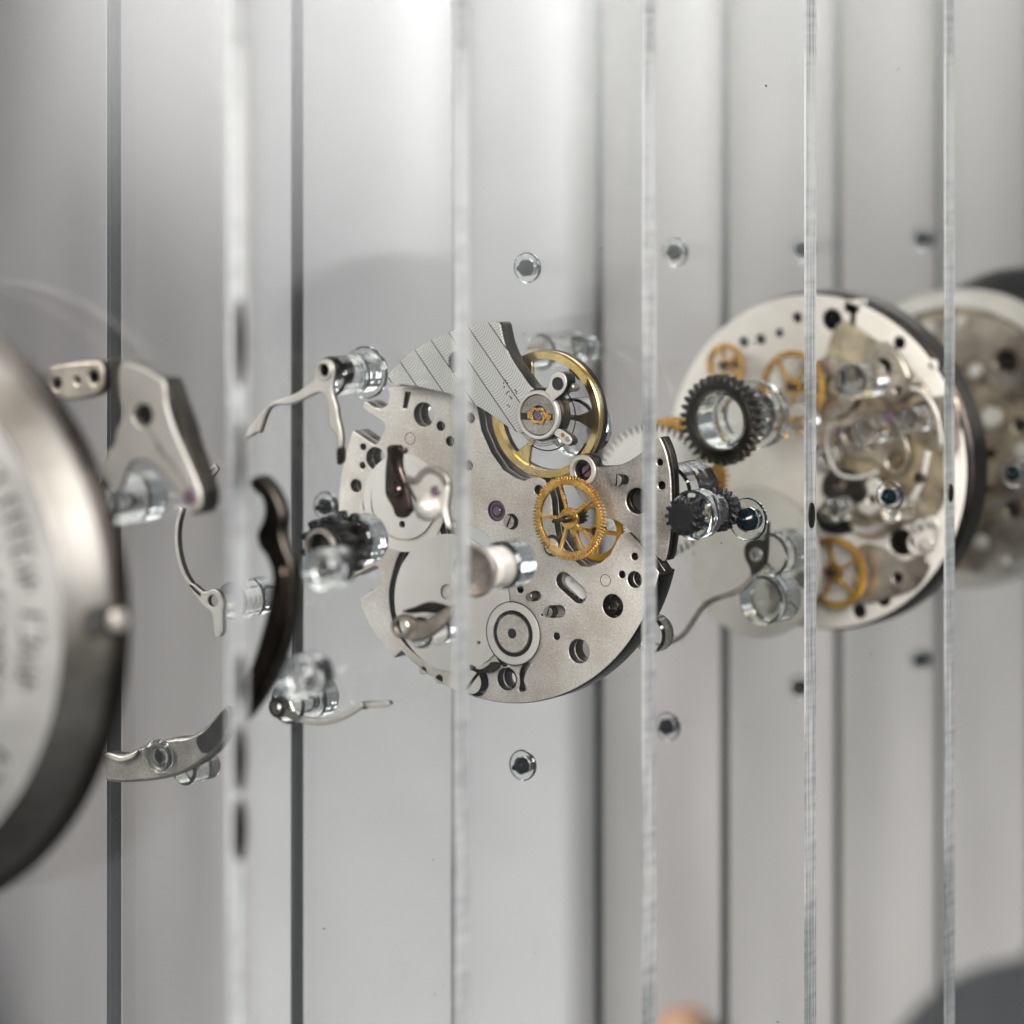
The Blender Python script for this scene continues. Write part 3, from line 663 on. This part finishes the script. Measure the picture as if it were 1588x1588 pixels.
# jewels and screws
cj = P(769.6, 792.6, T)
cyl('jewel', cj, 15.5 / SC(770, T), .02, .07, M['ruby'], t, .005); tube('jewel_ring', cj, 10 / SC(770, T), 7 / SC(770, T), .006, .019, M['ink'], t, .002)
cyl('jewel_centre', cj, 7 / SC(770, T), .0, .019, M['ruby'], t, .004)
screw(t, P(791, 809, T), 10 / SC(791, T), -.02, .08, M['steel'], 1.2)
screw(t, P(735, 1057, T), 18 / SC(737, T), -.035, .11, M['nickel_fine'], .85)
screw(t, P(851, 949, T), 8.2 / SC(851, T), -.012, .08, M['steel'], 1.35)
cyl('pin', P(823, 925, T), 6 / SC(823, T), -.03, .07, M['steel'], t, .006)
flat('slot_floor', capsule(877, 903, 897, 922, 9, T), [], .055, .025, M['nickel_fine'], t, .003)
for i in range(4):
    x = 872 + i * 7; y = 915 + i * 5
    flat('engraved_stroke', stroke(PL([(x, y), (x + 4, y + 4)], T), .012), [], .0535, .0012, M['ink'], t, .0003)
tube('bush', P(953, 940, .1), 13 / SC(953, T), 8 / SC(953, T), .06, .20, M['gear_dark'], t)
tube('bush', P(790, 1053, .1), 14 / SC(790, T), 12 / SC(790, T), .10, .22, M['gear_dark'], t)
flat('click_lever', SM([(731, 1030), (739, 1033), (748, 1036), (766, 1026), (778, 1030), (768, 1042), (748, 1043), (742, 1047), (733, 1040)], T, 3), [], T - .03, .03, M['rim'], t, .006)
flat('click_foot', SM([(742, 1034), (752, 1030), (765, 1024), (762, 1030), (750, 1037)], T, 3), [], T - .04, .009, M['bright'], t, .002)

# ------------------------------------------------------------------ striped balance bridge
TB = -.16
o = thing('balance_bridge', 'striped silver balance bridge fanning over the top of the perforated plate', 'bridge', (P(720, 570, TB)[0], TB, P(720, 570, TB)[1]))
out = [(595, 588), (606, 576), (620, 562), (633, 550), (647, 540), (664, 530), (681, 521), (698, 514), (717, 508), (745, 502), (765, 500), (774, 502), (777, 512), (781, 530), (787, 546), (796, 563), (809, 582), (822, 600), (834, 608), (830, 625), (826, 645), (815, 668), (805, 672), (796, 667), (778, 655), (760, 642), (740, 630), (719, 619), (704, 613), (689, 609), (660, 602), (641, 598), (615, 595), (598, 593)]
flat('bridge_body', SM(out, TB, 3), [C(710, 562, 18, TB)], TB, .018, M['stripes'], o, .004)
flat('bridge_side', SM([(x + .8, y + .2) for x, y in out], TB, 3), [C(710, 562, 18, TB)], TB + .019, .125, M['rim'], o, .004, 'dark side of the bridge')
for (x, y, r) in ((784, 590, 1.6), (787, 594, 1.6), (781, 594, 1.4), (782, 600, 1.6), (793, 618, 1.4), (790, 631, 1.4)):
    cyl('engraved_dot', P(x, y, TB), r / SC(x, TB), TB - .0014, TB - .0002, M['ink'], o, .0004, 10)
for pts in (((785, 612), (787, 608), (790, 607)), ((790, 614), (794, 618)), ((798, 604), (802, 608), (800, 611)), ((786, 629), (789, 628))):
    flat('engraved_stroke', stroke(PL(pts, TB), .008), [], TB - .0016, .0012, M['ink'], o, .0003)
# regulator
TR = -.27
o = thing('regulator', 'steel regulator ring with two arms and a gold framed jewel on the balance bridge', 'regulator', (P(835, 643, TR)[0], TR, P(835, 643, TR)[1]))
c = P(834.6, 643.5, TR); s = SC(835, TR)
cyl('black_collar', c, 41 / s, TR + .035, TR + .14, M['rim'], o, .01, 64)
tube('regulator_ring', c, 38 / s, 32.5 / s, TR - .01, TR + .034, M['bright'], o, .006, 64)
tube('inner_disc', c, 31 / s, 15 / s, TR + .004, TR + .034, M['steel'], o, .004, 64)
cyl('recess', c, 16 / s, TR + .018, TR + .033, M['ink'], o, .002)
flat('slot', PL([(808, 640), (824, 640), (824, 651), (808, 651)], TR + .003), [], TR + .0015, .002, M['ink'], o, .0005)
flat('slot', PL([(846, 641), (857, 642), (857, 652), (846, 650)], TR + .003), [], TR + .0015, .002, M['brown'], o, .0005)
g = [(818, 637), (823, 637), (827, 631), (833, 633), (842, 632), (845, 640), (854, 644), (853, 653), (845, 650), (842, 659), (834, 656), (827, 657), (824, 650), (818, 649)]
gi = [(828, 637), (834, 637), (840, 637), (842, 644), (840, 652), (834, 652), (828, 651), (826, 644)]
flat('gold_spring', PL(g, TR - .004), [SM(gi, TR - .004, 3)], TR - .008, .012, M['gold'], o, .002)
cyl('jewel', P(834.5, 644, TR), 8 / s, TR - .004, TR + .014, M['ruby'], o, .003)
ua = [(846, 607), (850, 600), (853, 590), (857, 581), (866, 577), (875, 580), (879, 590), (878, 600), (872, 610), (862, 618), (856, 624), (852, 614)]
flat('stud_arm', SM(ua, TR - .012, 4), [], TR - .018, .022, M['bright'], o, .005)
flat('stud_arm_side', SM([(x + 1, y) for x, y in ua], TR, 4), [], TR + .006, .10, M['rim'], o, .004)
cyl('stud_hole', P(865, 595, TR - .02), 9 / s, TR - .024, TR - .0185, M['black'], o, .002)
tube('stud_collar', P(865, 595, TR - .02), 10.5 / s, 8.8 / s, TR - .022, TR - .0185, M['gear_dark'], o, .001)
cyl('stud_screw', P(893, 600, TR + .13), 7 / s, TR + .05, TR + .14, M['steel'], o, .008)
la = [(862, 668), (868, 665), (878, 671), (886, 678), (887, 685), (882, 690), (875, 688), (869, 680), (860, 674)]
flat('index_arm', SM(la, TR - .012, 4), [], TR - .018, .022, M['bright'], o, .005)
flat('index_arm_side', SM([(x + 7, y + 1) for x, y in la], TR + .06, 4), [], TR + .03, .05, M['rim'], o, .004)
cyl('copper_pin', P(873, 674.5, TR - .02), 3.6 / s, TR - .026, TR - .0185, M['gold_dark'], o, .002, 16)
cyl('steel_pin', P(880.5, 681, TR - .02), 4 / s, TR - .03, TR - .0185, M['steel'], o, .002, 16)
# hairspring: coils one behind the other
cs = P(842, 646, -.1); pts = []
for i in range(5 * 40 + 1):
    a = 2 * PI * i / 40; r = .125 + .0155 * a / (2 * PI) * 1.0
    pts.append((cs[0] + r * math.cos(a), -.12 + .0, cs[1] + r * math.sin(a)))
q = thing('hairspring', 'fine coiled hairspring under the regulator ring', 'spring', (cs[0], -.12, cs[1]))
tube_path('coil', pts, .0038, M['steel'], q, 6)
pts = [(cs[0] + .235 * math.cos(math.radians(a)), -.06, cs[1] + .235 * math.sin(math.radians(a))) for a in range(-120, 70, 6)]
tube_path('outer_coil', pts, .0045, M['rim'], q, 6)
cyl('collet', P(846, 646, -.08), .10, -.115, .02, M['dark'], q, .01)
# balance wheel
TW = .02
c = P(845, 643, TW); s = SC(845, TW)
o = thing('balance_wheel', 'gold balance wheel ring with three flared spokes under the striped bridge', 'wheel', (c[0], TW, c[1]))
Rr = 99.5 / s
tube('rim', c, Rr, Rr - .058, TW, TW + .055, M['gold_pale'], o, .008, 96)
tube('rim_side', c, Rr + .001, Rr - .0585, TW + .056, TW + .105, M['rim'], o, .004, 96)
for a in (-3, -122, 118):
    a = math.radians(a); ri = Rr - .055
    pts = []
    for rr_, w in ((.06, .016), (.20, .017), (.27, .024), (.33, .05), (ri + .01, .085)):
        pts.append((rr_, w))
    l = [(c[0] + r_ * math.cos(a) - w * math.sin(a), c[1] + r_ * math.sin(a) + w * math.cos(a)) for r_, w in pts]
    m_ = [(c[0] + r_ * math.cos(a) + w * math.sin(a), c[1] + r_ * math.sin(a) - w * math.cos(a)) for r_, w in pts]
    flat('spoke', l + m_[::-1], [], TW + .012, .03, M['gold_pale'], o, .004)
cyl('hub', c, .075, TW - .01, TW + .09, M['gold_dark'], o, .006)
for (a) in (52, -38):
    a = math.radians(a); k0, k1 = Rr - .085, Rr - .05
    flat('rim_weight', [(c[0] + q * math.cos(a + d), c[1] + q * math.sin(a + d)) for q, d in ((k0, -.14), (k1, -.14), (k1, 0), (k1, .14), (k0, .14), (k0, 0))], [], TW + .02, .04, M['rim'], o, .003)

# ------------------------------------------------------------------ gold train wheel
TG = -.22
c = P(881.5, 804, TG); s = SC(881, TG)
o = thing('gold_gear', 'gold toothed wheel with five spokes and a black arbor, centre right of the perforated plate', 'gear', (c[0], TG, c[1]))
wheel(o, c, 66 / s, TG, .028, 76, .028, .034, .072, 5, math.radians(36), M['gold'], .0105)
lathe('arbor', c, [(0, TG - .20), (.010, TG - .20), (.014, TG - .19), (.014, TG - .06), (.028, TG - .05), (.028, TG - .002), (0, TG - .002)], M['black'], o, 16)
flat('pinion', spiky(c, .052, .034, 10), [], TG + .03, .15, M['rim'], o, .003)
# second gold wheel partly under the bridge
TG2 = .10
c = P(925, 824, TG2); s = SC(925, TG2)
o = thing('gold_gear', 'darker gold toothed wheel half hidden under the big gold wheel and the steel bridge', 'gear', (c[0], TG2, c[1]))
wheel(o, c, 49 / s, TG2, .03, 64, .018, .040, .05, 4, math.radians(88), M['gold_dark'], .013)
cyl('hub_pinion', c, .03, TG2 - .03, TG2 + .1, M['rim'], o)
# jewel below gear
c = P(858, 846, .0)
o = thing('jewel_seat', 'round dark seat with a polished ring, behind the lower left of the big gold wheel', 'jewel', (c[0], .0, c[1]))
cyl('seat', c, 17 / 228, -.012, -.001, M['gear_dark'], o, .003); tube('seat_ring', c, 12 / 228, 7 / 228, -.03, -.0125, M['bright'], o, .004); cyl('jewel', c, 6.5 / 228, -.025, -.0125, M['ruby'], o, .003)

# ------------------------------------------------------------------ train bridge (right)
TT = -.13
o = thing('train_bridge', 'grainy steel bridge with a ringed screw and dark right rim, beside the big gold wheel', 'bridge', (P(980, 770, TT)[0], TT, P(980, 770, TT)[1]))
body = [(921, 722), (932, 724), (955, 722), (973, 716), (990, 705), (1004, 692), (1015, 682), (1022, 678), (1026, 684), (1033, 702), (1039, 731), (1041, 761), (1041, 791), (1039, 829), (1035, 857), (1030, 870), (1021, 865), (1010, 853), (991, 838), (973, 820), (955, 808), (938, 803), (920, 790), (905, 778), (893, 760), (886, 745), (884, 728), (890, 712), (902, 704), (914, 708)]
flat('bridge_body', SM(body, TT, 4), [C(905, 729, 16, TT), C(988, 777, 20, TT), C(1023, 717, 5.5, TT, 18), C(1026, 753, 6.5, TT, 18), C(968, 744, 7.5, TT, 20), C(907, 803, 12, TT) if False else C(1008, 800, 3, TT, 10)], TT, .045, M['steel'], o, .007)
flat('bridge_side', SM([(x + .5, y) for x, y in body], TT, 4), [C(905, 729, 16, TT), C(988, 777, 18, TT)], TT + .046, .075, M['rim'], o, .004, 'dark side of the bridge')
tube('end_collar', P(905, 729, TT), 24 / SC(905, TT), 17 / SC(905, TT), TT - .02, TT - .001, M['nickel'], o, .006, 48)
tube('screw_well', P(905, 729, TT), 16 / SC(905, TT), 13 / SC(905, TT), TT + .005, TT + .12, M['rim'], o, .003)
screw(o, P(910, 731, TT + .05), 9 / SC(905, TT), TT + .05, .07, M['ruby'], .7)
screw(o, P(957, 744.5, TT - .04), 9 / SC(957, TT), TT - .05, .06, M['steel'], 1.5)
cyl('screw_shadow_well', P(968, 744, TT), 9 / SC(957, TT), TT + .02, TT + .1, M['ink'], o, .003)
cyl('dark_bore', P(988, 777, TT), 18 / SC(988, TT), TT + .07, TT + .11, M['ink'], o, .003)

# ------------------------------------------------------------------ winding pinion and clear posts round the main plate
fy = FY(0)
c = P(1120, 789, .26)
o = thing('winding_pinion', 'small black pinion on clear glossy sleeves, right of the steel bridge', 'gear', (c[0], fy, c[1]))
flat('toothed_ring', spiky(c, .150, .118, 20), [circ(c, .08, 24)], .19, .055, M['black'], o, .004)
rod(o, c, .115, .03, .18, 'clear_sleeve')
rod(o, c, .165, -.17, -.01, 'clear_collar')
flat('toothed_core', spiky(c, .125, .10, 14), [], -.30, .12, M['black'], o, .004)
rod(o, c, .10, .25, fy - .002, 'rod_body')
rod_at(1060, 760, .2, .19, -.04, fy - .002, 'domed clear rod behind the right rim of the steel bridge')
rod_at(1002, 985, .2, .13, .22, fy - .002, 'clear foot peeping out at the lower right of the perforated plate')
rod_at(640, 620, .3, .13, .20, fy - .002, 'clear rod behind the upper left notch of the perforated plate')
rod_at(905, 660, .3, .20, .14, fy - .002, 'broad clear rod behind the right side of the gold balance wheel')

# ------------------------------------------------------------------ next sheet: pale ratchet wheel, dark ring, wire spring
fy = FY(1)
rod_at(842, 545, fy - .45, .135, fy - .50, fy - .002, 'dark looking clear rod above the gold balance wheel')
tw = fy - .12
c = P(1013, 762, tw); s = SC(1013, tw)
o = thing('ratchet_wheel', 'pale grey fine-toothed wheel behind the steel bridge, crossed by the third white edge', 'gear', (c[0], tw, c[1]))
flat('wheel_disc', gear_outline(c, 104 / s, .055, 54), [circ(c, .07)], tw, .05, M['nickel_fine'], o, .005)
cyl('boss', c, .15, tw - .03, tw - .001, M['nickel_fine'], o)
tw = fy - .055
c = P(1048, 738, tw); s = SC(1048, tw)
o = thing('gold_gear', 'gold toothed wheel mostly hidden behind the pale fine-toothed wheel', 'gear', (c[0], tw, c[1]))
wheel(o, c, 92 / s, tw, .035, 70, .04, .07, .12, 5, .2, M['gold'], .02)
tw = fy - .62
c = P(1115, 652, tw); s = SC(1115, tw)
o = thing('toothed_ring', 'dark open toothed ring on a clear rod between the third and fourth white edges', 'gear', (c[0], tw, c[1]))
flat('ring_body', gear_outline(c, 71 / s, .050, 32), [circ(c, 47 / s, 48)], tw, .09, M['gear_dark'], o, .006)
tube('ring_step', c, 56 / s, 47.5 / s, tw - .012, tw - .001, M['rim'], o, .003, 48)
flat('rear_teeth', gear_outline(c, 64 / s, .045, 32, phase=.1), [circ(c, 47 / s, 48)], tw + .091, .08, M['gear_dark'], o, .005)
rod(o, c, 44 / s, tw + .02, fy - .12, 'rod_body'); tube('foot_ring', c, .25, .17, fy - .11, fy - .002, M['glass'], o)
tl = fy - .42
o = thing('wire_spring', 'long thin grey wire spring curling down left from a ringed plate', 'spring', (P(1175, 858, tl)[0], tl, P(1175, 858, tl)[1]))
p = smooth(PL([(1168, 890), (1158, 905), (1140, 918), (1118, 926), (1100, 933), (1086, 945), (1074, 962), (1062, 980), (1048, 992), (1030, 998), (1014, 996)], tl), 4, False)
flat('wire', stroke(p, .045, .03), [], tl, .03, M['steel'], o, .006)
flat('plate', SM([(1154, 850), (1160, 840), (1172, 836), (1183, 838), (1187, 825), (1189, 810), (1192, 812), (1191, 840), (1189, 868), (1184, 878), (1172, 890), (1166, 896), (1162, 880), (1155, 866)], tl, 4), [C(1173, 860, 7, tl)], tl, .03, M['gear_dark'], o, .004)
tube('eyelet', P(1173, 860, tl), 11 / SC(1173, tl), 7 / SC(1173, tl), tl - .012, tl - .001, M['steel'], o, .004)
rod_at(1212, 856, fy - .15, .16, fy - .36, fy - .002, 'bright clear rod behind the ringed plate of the wire spring')
rod_at(1186, 930, fy - .35, .18, fy - .42, fy - .1, 'large clear round rod end under the ringed plate of the wire spring')
tl = fy + .5
o = thing('small_lever', 'small blurred dark steel lever between the clear rod end and the fourth white edge', 'lever', (P(1222, 915, tl)[0], tl, P(1222, 915, tl)[1]))
flat('lever_body', SM([(1200, 902), (1215, 908), (1228, 898), (1238, 886), (1250, 888), (1256, 900), (1250, 912), (1232, 912), (1222, 925), (1212, 945), (1202, 950), (1204, 930)], tl, 4), [C(1248, 898, 5, tl, 16)], tl, .05, M['taupe'], o, .01)
# small clear rod, upper right of the balance wheel
tl = fy - .2
c, q = rod_at(905, 540, fy - .1, .10, fy - .20, fy - .002, 'faint clear rod upper right of the gold balance wheel')

# ------------------------------------------------------------------ cream plate with black casing ring
T2 = YK(2) - .42
c0 = P(1262, 716, T2); s0 = SC(1262, T2); R2 = 259 / s0
o = thing('cream_plate', 'round cream movement plate in a thick black rim, crossed by the fourth white edge', 'watch plate', (c0[0], T2, c0[1]))
hl = [(1153, 531, 8), (1179, 527, 8), (1208, 517, 6.5), (1236, 493, 8), (1290, 496, 17), (1394, 532, 10), (1370, 569, 16), (1446, 566, 9), (1425, 814, 8.5), (1397, 841, 21), (1436, 843, 8), (1392, 896, 8.5), (1369, 929, 12), (1332, 948, 11.5), (1100, 700, 9), (1120, 612, 12)]
H = [C(x, y, r, T2, 26) for x, y, r in hl] + [PL([(1312, 468), (1333, 468), (1330, 484), (1326, 486), (1325, 541), (1318, 541), (1317, 486), (1312, 484)], T2),
     SM([(1262, 795), (1285, 785), (1312, 788), (1335, 800), (1338, 815), (1320, 826), (1296, 830), (1272, 822)], T2, 4)]
flat('plate_body', circ(c0, R2, 120), H, T2, .10, M['cream'], o, .012)
lathe('casing_ring', c0, [(R2 - .02, T2 + .102), (R2 + .004, T2 + .11), (R2 + .02, T2 + .13), (R2 + .025, T2 + .34), (R2 - .05, T2 + .35), (0, T2 + .352)], M['rim'], o, 120, 'thick black casing ring')
# raised patches of the right half: bridges
def patch(pts, dt, th, mt, holes=(), nm='bridge'):
    flat(nm, SM(pts, T2 - dt, 4), [C(x, y, r, T2 - dt, 20) for x, y, r in holes], T2 - dt, th, mt, o, .015)
patch([(1300, 500), (1345, 520), (1395, 560), (1440, 610), (1462, 680), (1466, 760), (1448, 800), (1405, 812), (1365, 835), (1330, 830), (1310, 800), (1290, 740), (1270, 690), (1262, 640), (1275, 570)], .045, .04, M['bronze'], [(1370, 569, 16), (1346, 566, 6), (1318, 640, 9), (1420, 770, 8), (1300, 700, 10), (1440, 640, 7)])
patch([(1306, 652), (1330, 640), (1375, 640), (1392, 655), (1408, 690), (1408, 720), (1392, 738), (1372, 732), (1352, 714), (1330, 712), (1308, 700), (1300, 675)], .11, .06, M['taupe'], [(1318, 672, 11), (1388, 715, 14), (1350, 688, 8)], 'cock')
patch([(1415, 632), (1425, 622), (1470, 612), (1486, 625), (1486, 690), (1470, 705), (1430, 690), (1418, 670)], .09, .04, M['taupe'], [(1450, 660, 13)], 'cock')
patch([(1268, 560), (1290, 552), (1322, 575), (1330, 610), (1315, 640), (1285, 650), (1262, 630), (1256, 595)], .10, .05, M['taupe'], [(1290, 600, 15)], 'cock')
patch([(1335, 845), (1370, 850), (1402, 870), (1430, 860), (1440, 880), (1420, 912), (1385, 925), (1350, 935), (1320, 930), (1325, 880)], .05, .03, M['taupe'], [(1392, 896, 8.5)], 'lower_bridge')
patch([(1280, 735), (1312, 728), (1335, 742), (1332, 768), (1300, 780), (1274, 765)], .09, .05, M['gear_dark'], [(1305, 752, 8)], 'cock')
patch([(1350, 740), (1368, 752), (1372, 780), (1352, 800), (1330, 790), (1334, 765)], .12, .04, M['bright'], [(1352, 775, 7)], 'cock')
patch([(1340, 545), (1372, 530), (1400, 560), (1412, 600), (1395, 625), (1360, 615), (1340, 585)], .13, .05, M['taupe'], [(1370, 569, 12), (1392, 605, 5)], 'cock')
patch([(1262, 700), (1290, 690), (1300, 712), (1290, 730), (1266, 728)], .14, .04, M['steel'], [(1280, 710, 7)], 'cock')
patch([(1410, 830), (1440, 800), (1456, 815), (1448, 850), (1424, 862), (1408, 850)], .08, .03, M['bright'], [(1436, 843, 8), (1425, 814, 7)], 'cock')
flat('click_spring', stroke(smooth(PL([(1300, 655), (1296, 690), (1312, 730), (1345, 738), (1376, 728)], T2), 5, False), .03), [], T2 - .16, .03, M['bright'], o, .008)
flat('click_spring', stroke(smooth(PL([(1410, 600), (1440, 606), (1462, 640), (1470, 690)], T2), 5, False), .035), [], T2 - .12, .03, M['bright'], o, .008)
cyl('jewel', P(1379, 648, T2 - .12), .045, T2 - .14, T2 - .111, M['ruby'], o, .006); cyl('jewel', P(1302, 668, T2 - .1), .04, T2 - .13, T2 - .111, M['ruby'], o, .006)
for (x, y, r) in ((1345, 600, 22), (1296, 640, 18), (1418, 590, 16), (1330, 690, 16), (1430, 740, 15), (1268, 700, 18)):
    cyl('screw_head', P(x, y, T2 - .06), r * .55 / s0, T2 - .13, T2 - .046, random.choice((M['gear_dark'], M['steel'], M['bright'])), o, .012, 24)
cyl('centre_boss', P(1330, 760, T2 - .1), .10, T2 - .15, T2 - .091, M['dark'], o, .02)
ring_big = stroke(smooth(PL([(1440, 700), (1432, 742), (1410, 782), (1380, 808), (1350, 822), (1325, 820)], T2 - .05), 5, False), .05, .06)
flat('curved_rib', ring_big, [], T2 - .075, .03, M['bright'], o, .01)
# gold wheels in front of it
fy2 = T2 - .20
for (x, y, r, tt, sp, a0, mt, lb) in ((1124, 566, 34, fy2, 5, .6, M['gold'], 'small blurred gold wheel above the dark toothed ring'),
                                   (1229, 600, 57, fy2, 5, .95, M['gold'], 'five-spoked gold wheel beside the fourth white edge, upper part of the cream plate'),
                                   (1292, 888, 56, fy2 + .04, 5, .5, M['gold_dark'], 'deep yellow gold wheel low on the cream plate, right of the fourth white edge')):
    c = P(x, y, tt); s = SC(x, tt)
    q = thing('gold_gear', lb, 'gear', (c[0], tt, c[1]))
    wheel(q, c, r / s, tt, .04, 60, .018, .035, .07 if r > 40 else .045, sp, a0, mt, .013)
    cyl('arbor', c, .035, tt - .05, tt + .18, M['rim'], q, .008, 20)
flat('flat_disc', C(1290, 892, 26, T2 - .03), [], T2 - .03, .028, M['bright'], o, .006)
rod_at(1240, 650, T2 - .4, .13, T2 - .62, T2 - .3, 'blurred clear rod between the gold wheels of the cream plate')
rod_at(1330, 590, T2 - .4, .14, T2 - .55, T2 - .14, 'blurred clear rod with a white glare on the upper cream plate')
rod_at(1062, 860, T2 - .4, .10, T2 - .1, T2 + .1, 'clear rod at the lower left border of the cream plate') if False else None

for (x, y, r, lb) in ((1352, 668, .10, 'blurred clear rod over the jewelled centre of the cream plate'), (1300, 790, .09, 'blurred clear rod beside the fourth white edge, centre of the cream plate'),
                      (1420, 650, .10, 'blurred clear rod left of the rightmost white edge, upper cream plate'), (1395, 790, .09, 'blurred clear rod below the black pin of the cream plate')):
    rod_at(x, y, T2 - .3, r, T2 - .46, T2 - .18, lb)
tp = T2 - .30
c = P(1170, 872, tp)
q = thing('pale_disc', 'plain pale cream disc overlapping the lower left of the cream plate', 'disc', (c[0], tp, c[1]))
flat('disc_face', C(1170, 872, 117, tp, 96), [C(1170, 872, 6, tp, 16)], tp, .03, M['cream'], q, .008)
# ------------------------------------------------------------------ brown movement and black dial
T3 = YK(3) + .30
c0 = P(1492, 680, T3); s0 = SC(1492, T3)
o = thing('brown_movement', 'blurred brown and silver round movement at the right border', 'watch movement', (c0[0], T3, c0[1]))
tube('outer_ring', c0, 231 / s0, 205 / s0, T3 - .06, T3 + .16, M['bright'], o, .02, 96)
hh = [C(x, y, r, T3, 24) for x, y, r in ((1560, 560, 18), (1540, 640, 10), (1505, 540, 8), (1580, 660, 12))]
flat('movement_disc', circ(c0, 205 / s0, 96), hh + [C(x, y, r, T3, 20) for x, y, r in ((1535, 705, 9), (1500, 610, 7), (1570, 790, 13), (1530, 760, 6), (1588, 610, 8))], T3 + .02, .1, M['bronze'], o, .01)
for x, y, r in ((1515, 575, 12), (1588, 700, 14), (1525, 840, 12), (1560, 870, 10), (1492, 500, 10)):
    cyl('screw_head', P(x, y, T3 - .03), r / s0, T3 - .09, T3 + .0, M['bright'], o, .02, 24)
cyl('rear_disc', c0, 1.0, T3 + .13, T3 + .15, M['brown'], o, .01, 64)
flat('upper_bridge', SM([(1440, 505), (1500, 490), (1560, 500), (1600, 540), (1600, 600), (1550, 610), (1520, 580), (1480, 570), (1445, 560)], T3 - .06, 4), [C(1560, 560, 18, T3 - .06)], T3 - .06, .07, M['taupe'], o, .02)
flat('lower_bridge', SM([(1500, 820), (1550, 800), (1600, 805), (1640, 760), (1640, 860), (1580, 890), (1520, 900), (1490, 860)], T3 - .06, 4), [], T3 - .06, .07, M['taupe'], o, .02)
cyl('bright_screw', P(1540, 648, T3 - .05), 17 / s0, T3 - .12, T3 - .0, M['bright'], o, .03)
cyl('bright_screw', P(1440, 512, T3 - .05), 15 / s0, T3 - .12, T3 - .0, M['bright'], o, .03)
flat('barrel_arc', stroke(smooth(PL([(1470, 800), (1530, 790), (1580, 765), (1620, 730)], T3), 5, False), .06), [], T3 - .04, .05, M['steel'], o, .01)
T4 = YK(4) - .35
c0 = P(1600, 650, T4); s0 = SC(1600, T4)
o = thing('black_dial', 'blurred black dial disc behind the brown movement at the upper right border', 'dial', (c0[0], T4, c0[1]))
cyl('dial_disc', c0, 235 / s0, T4, T4 + .12, M['black'], o, .02, 96)
tube('dial_ring', c0, 236 / s0, 222 / s0, T4 - .05, T4 - .001, M['dark'], o, .01, 96)

# ------------------------------------------------------------------ blurred things beyond the stack
def blob(name, loc, sc, mt, parent, seed=0):
    bm = bmesh.new(); bmesh.ops.create_icosphere(bm, subdivisions=4, radius=1)
    rnd = random.Random(seed)
    ph = [rnd.uniform(0, 6) for _ in range(6)]
    for v in bm.verts:
        k = 1 + .06 * math.sin(3 * v.co.x + ph[0]) + .05 * math.sin(4 * v.co.z + ph[1]) + .04 * math.sin(5 * v.co.y + ph[2])
        v.co = Vector((loc[0] + v.co.x * sc[0] * k, loc[1] + v.co.y * sc[1] * k, loc[2] + v.co.z * sc[2] * k))
    me = bpy.data.meshes.new(name); bm.to_mesh(me); bm.free()
    return finish(name, me, mt, parent, None, True)
TF = 15.0
a = P(1058, 1612, TF)
o = thing('peach_object', 'out-of-focus peach coloured rounded object at the bottom border', 'blurred object', (a[0], TF, a[1]))  # stands for an unidentified blurred peach shape
blob('object_body', (a[0], TF, a[1]), (.36, .36, .36), M['peach'], o, 1)
blob('dark_end', (a[0] + .34, TF + .15, a[1] - .06), (.22, .25, .26), M['brown'], o, 2)
TF = 24.0
a = P(1610, 1640, TF)
o = thing('dark_cloth', 'out-of-focus dark grey cloth heap in the lower right corner', 'cloth', (a[0], TF, a[1]))
blob('cloth_heap', (a[0] + .9, TF, a[1] - .3), (3.3, 1.2, 1.55), M['cloth'], o, 3)
blob('cloth_fold', (a[0] + 2.0, TF - .3, a[1] + .6), (2.3, .9, 1.6), M['cloth'], o, 5)
# dust on the clear sheets
rnd = random.Random(9)
for k in (-1, 0, 1):
    bm = bmesh.new()
    for i in range(46):
        x = rnd.uniform(XL + .2, XR - .2); z = rnd.uniform(-3.5, 3.2); r = rnd.choice((.003, .004, .004, .006, .009)); n_ = 6
        y = YK(k) - TK / 2 - .002; a0 = rnd.uniform(0, 6); e = rnd.uniform(.4, 1)
        bm.faces.new([bm.verts.new((x + r * math.cos(a0 + 2 * PI * q / n_), y, z + r * e * math.sin(a0 + 2 * PI * q / n_))) for q in range(n_)])
    me = bpy.data.meshes.new('dust'); bm.to_mesh(me); bm.free()
    d = finish('dust', me, M['gear_dark'], PARENT[k]); d['kind'] = 'stuff'
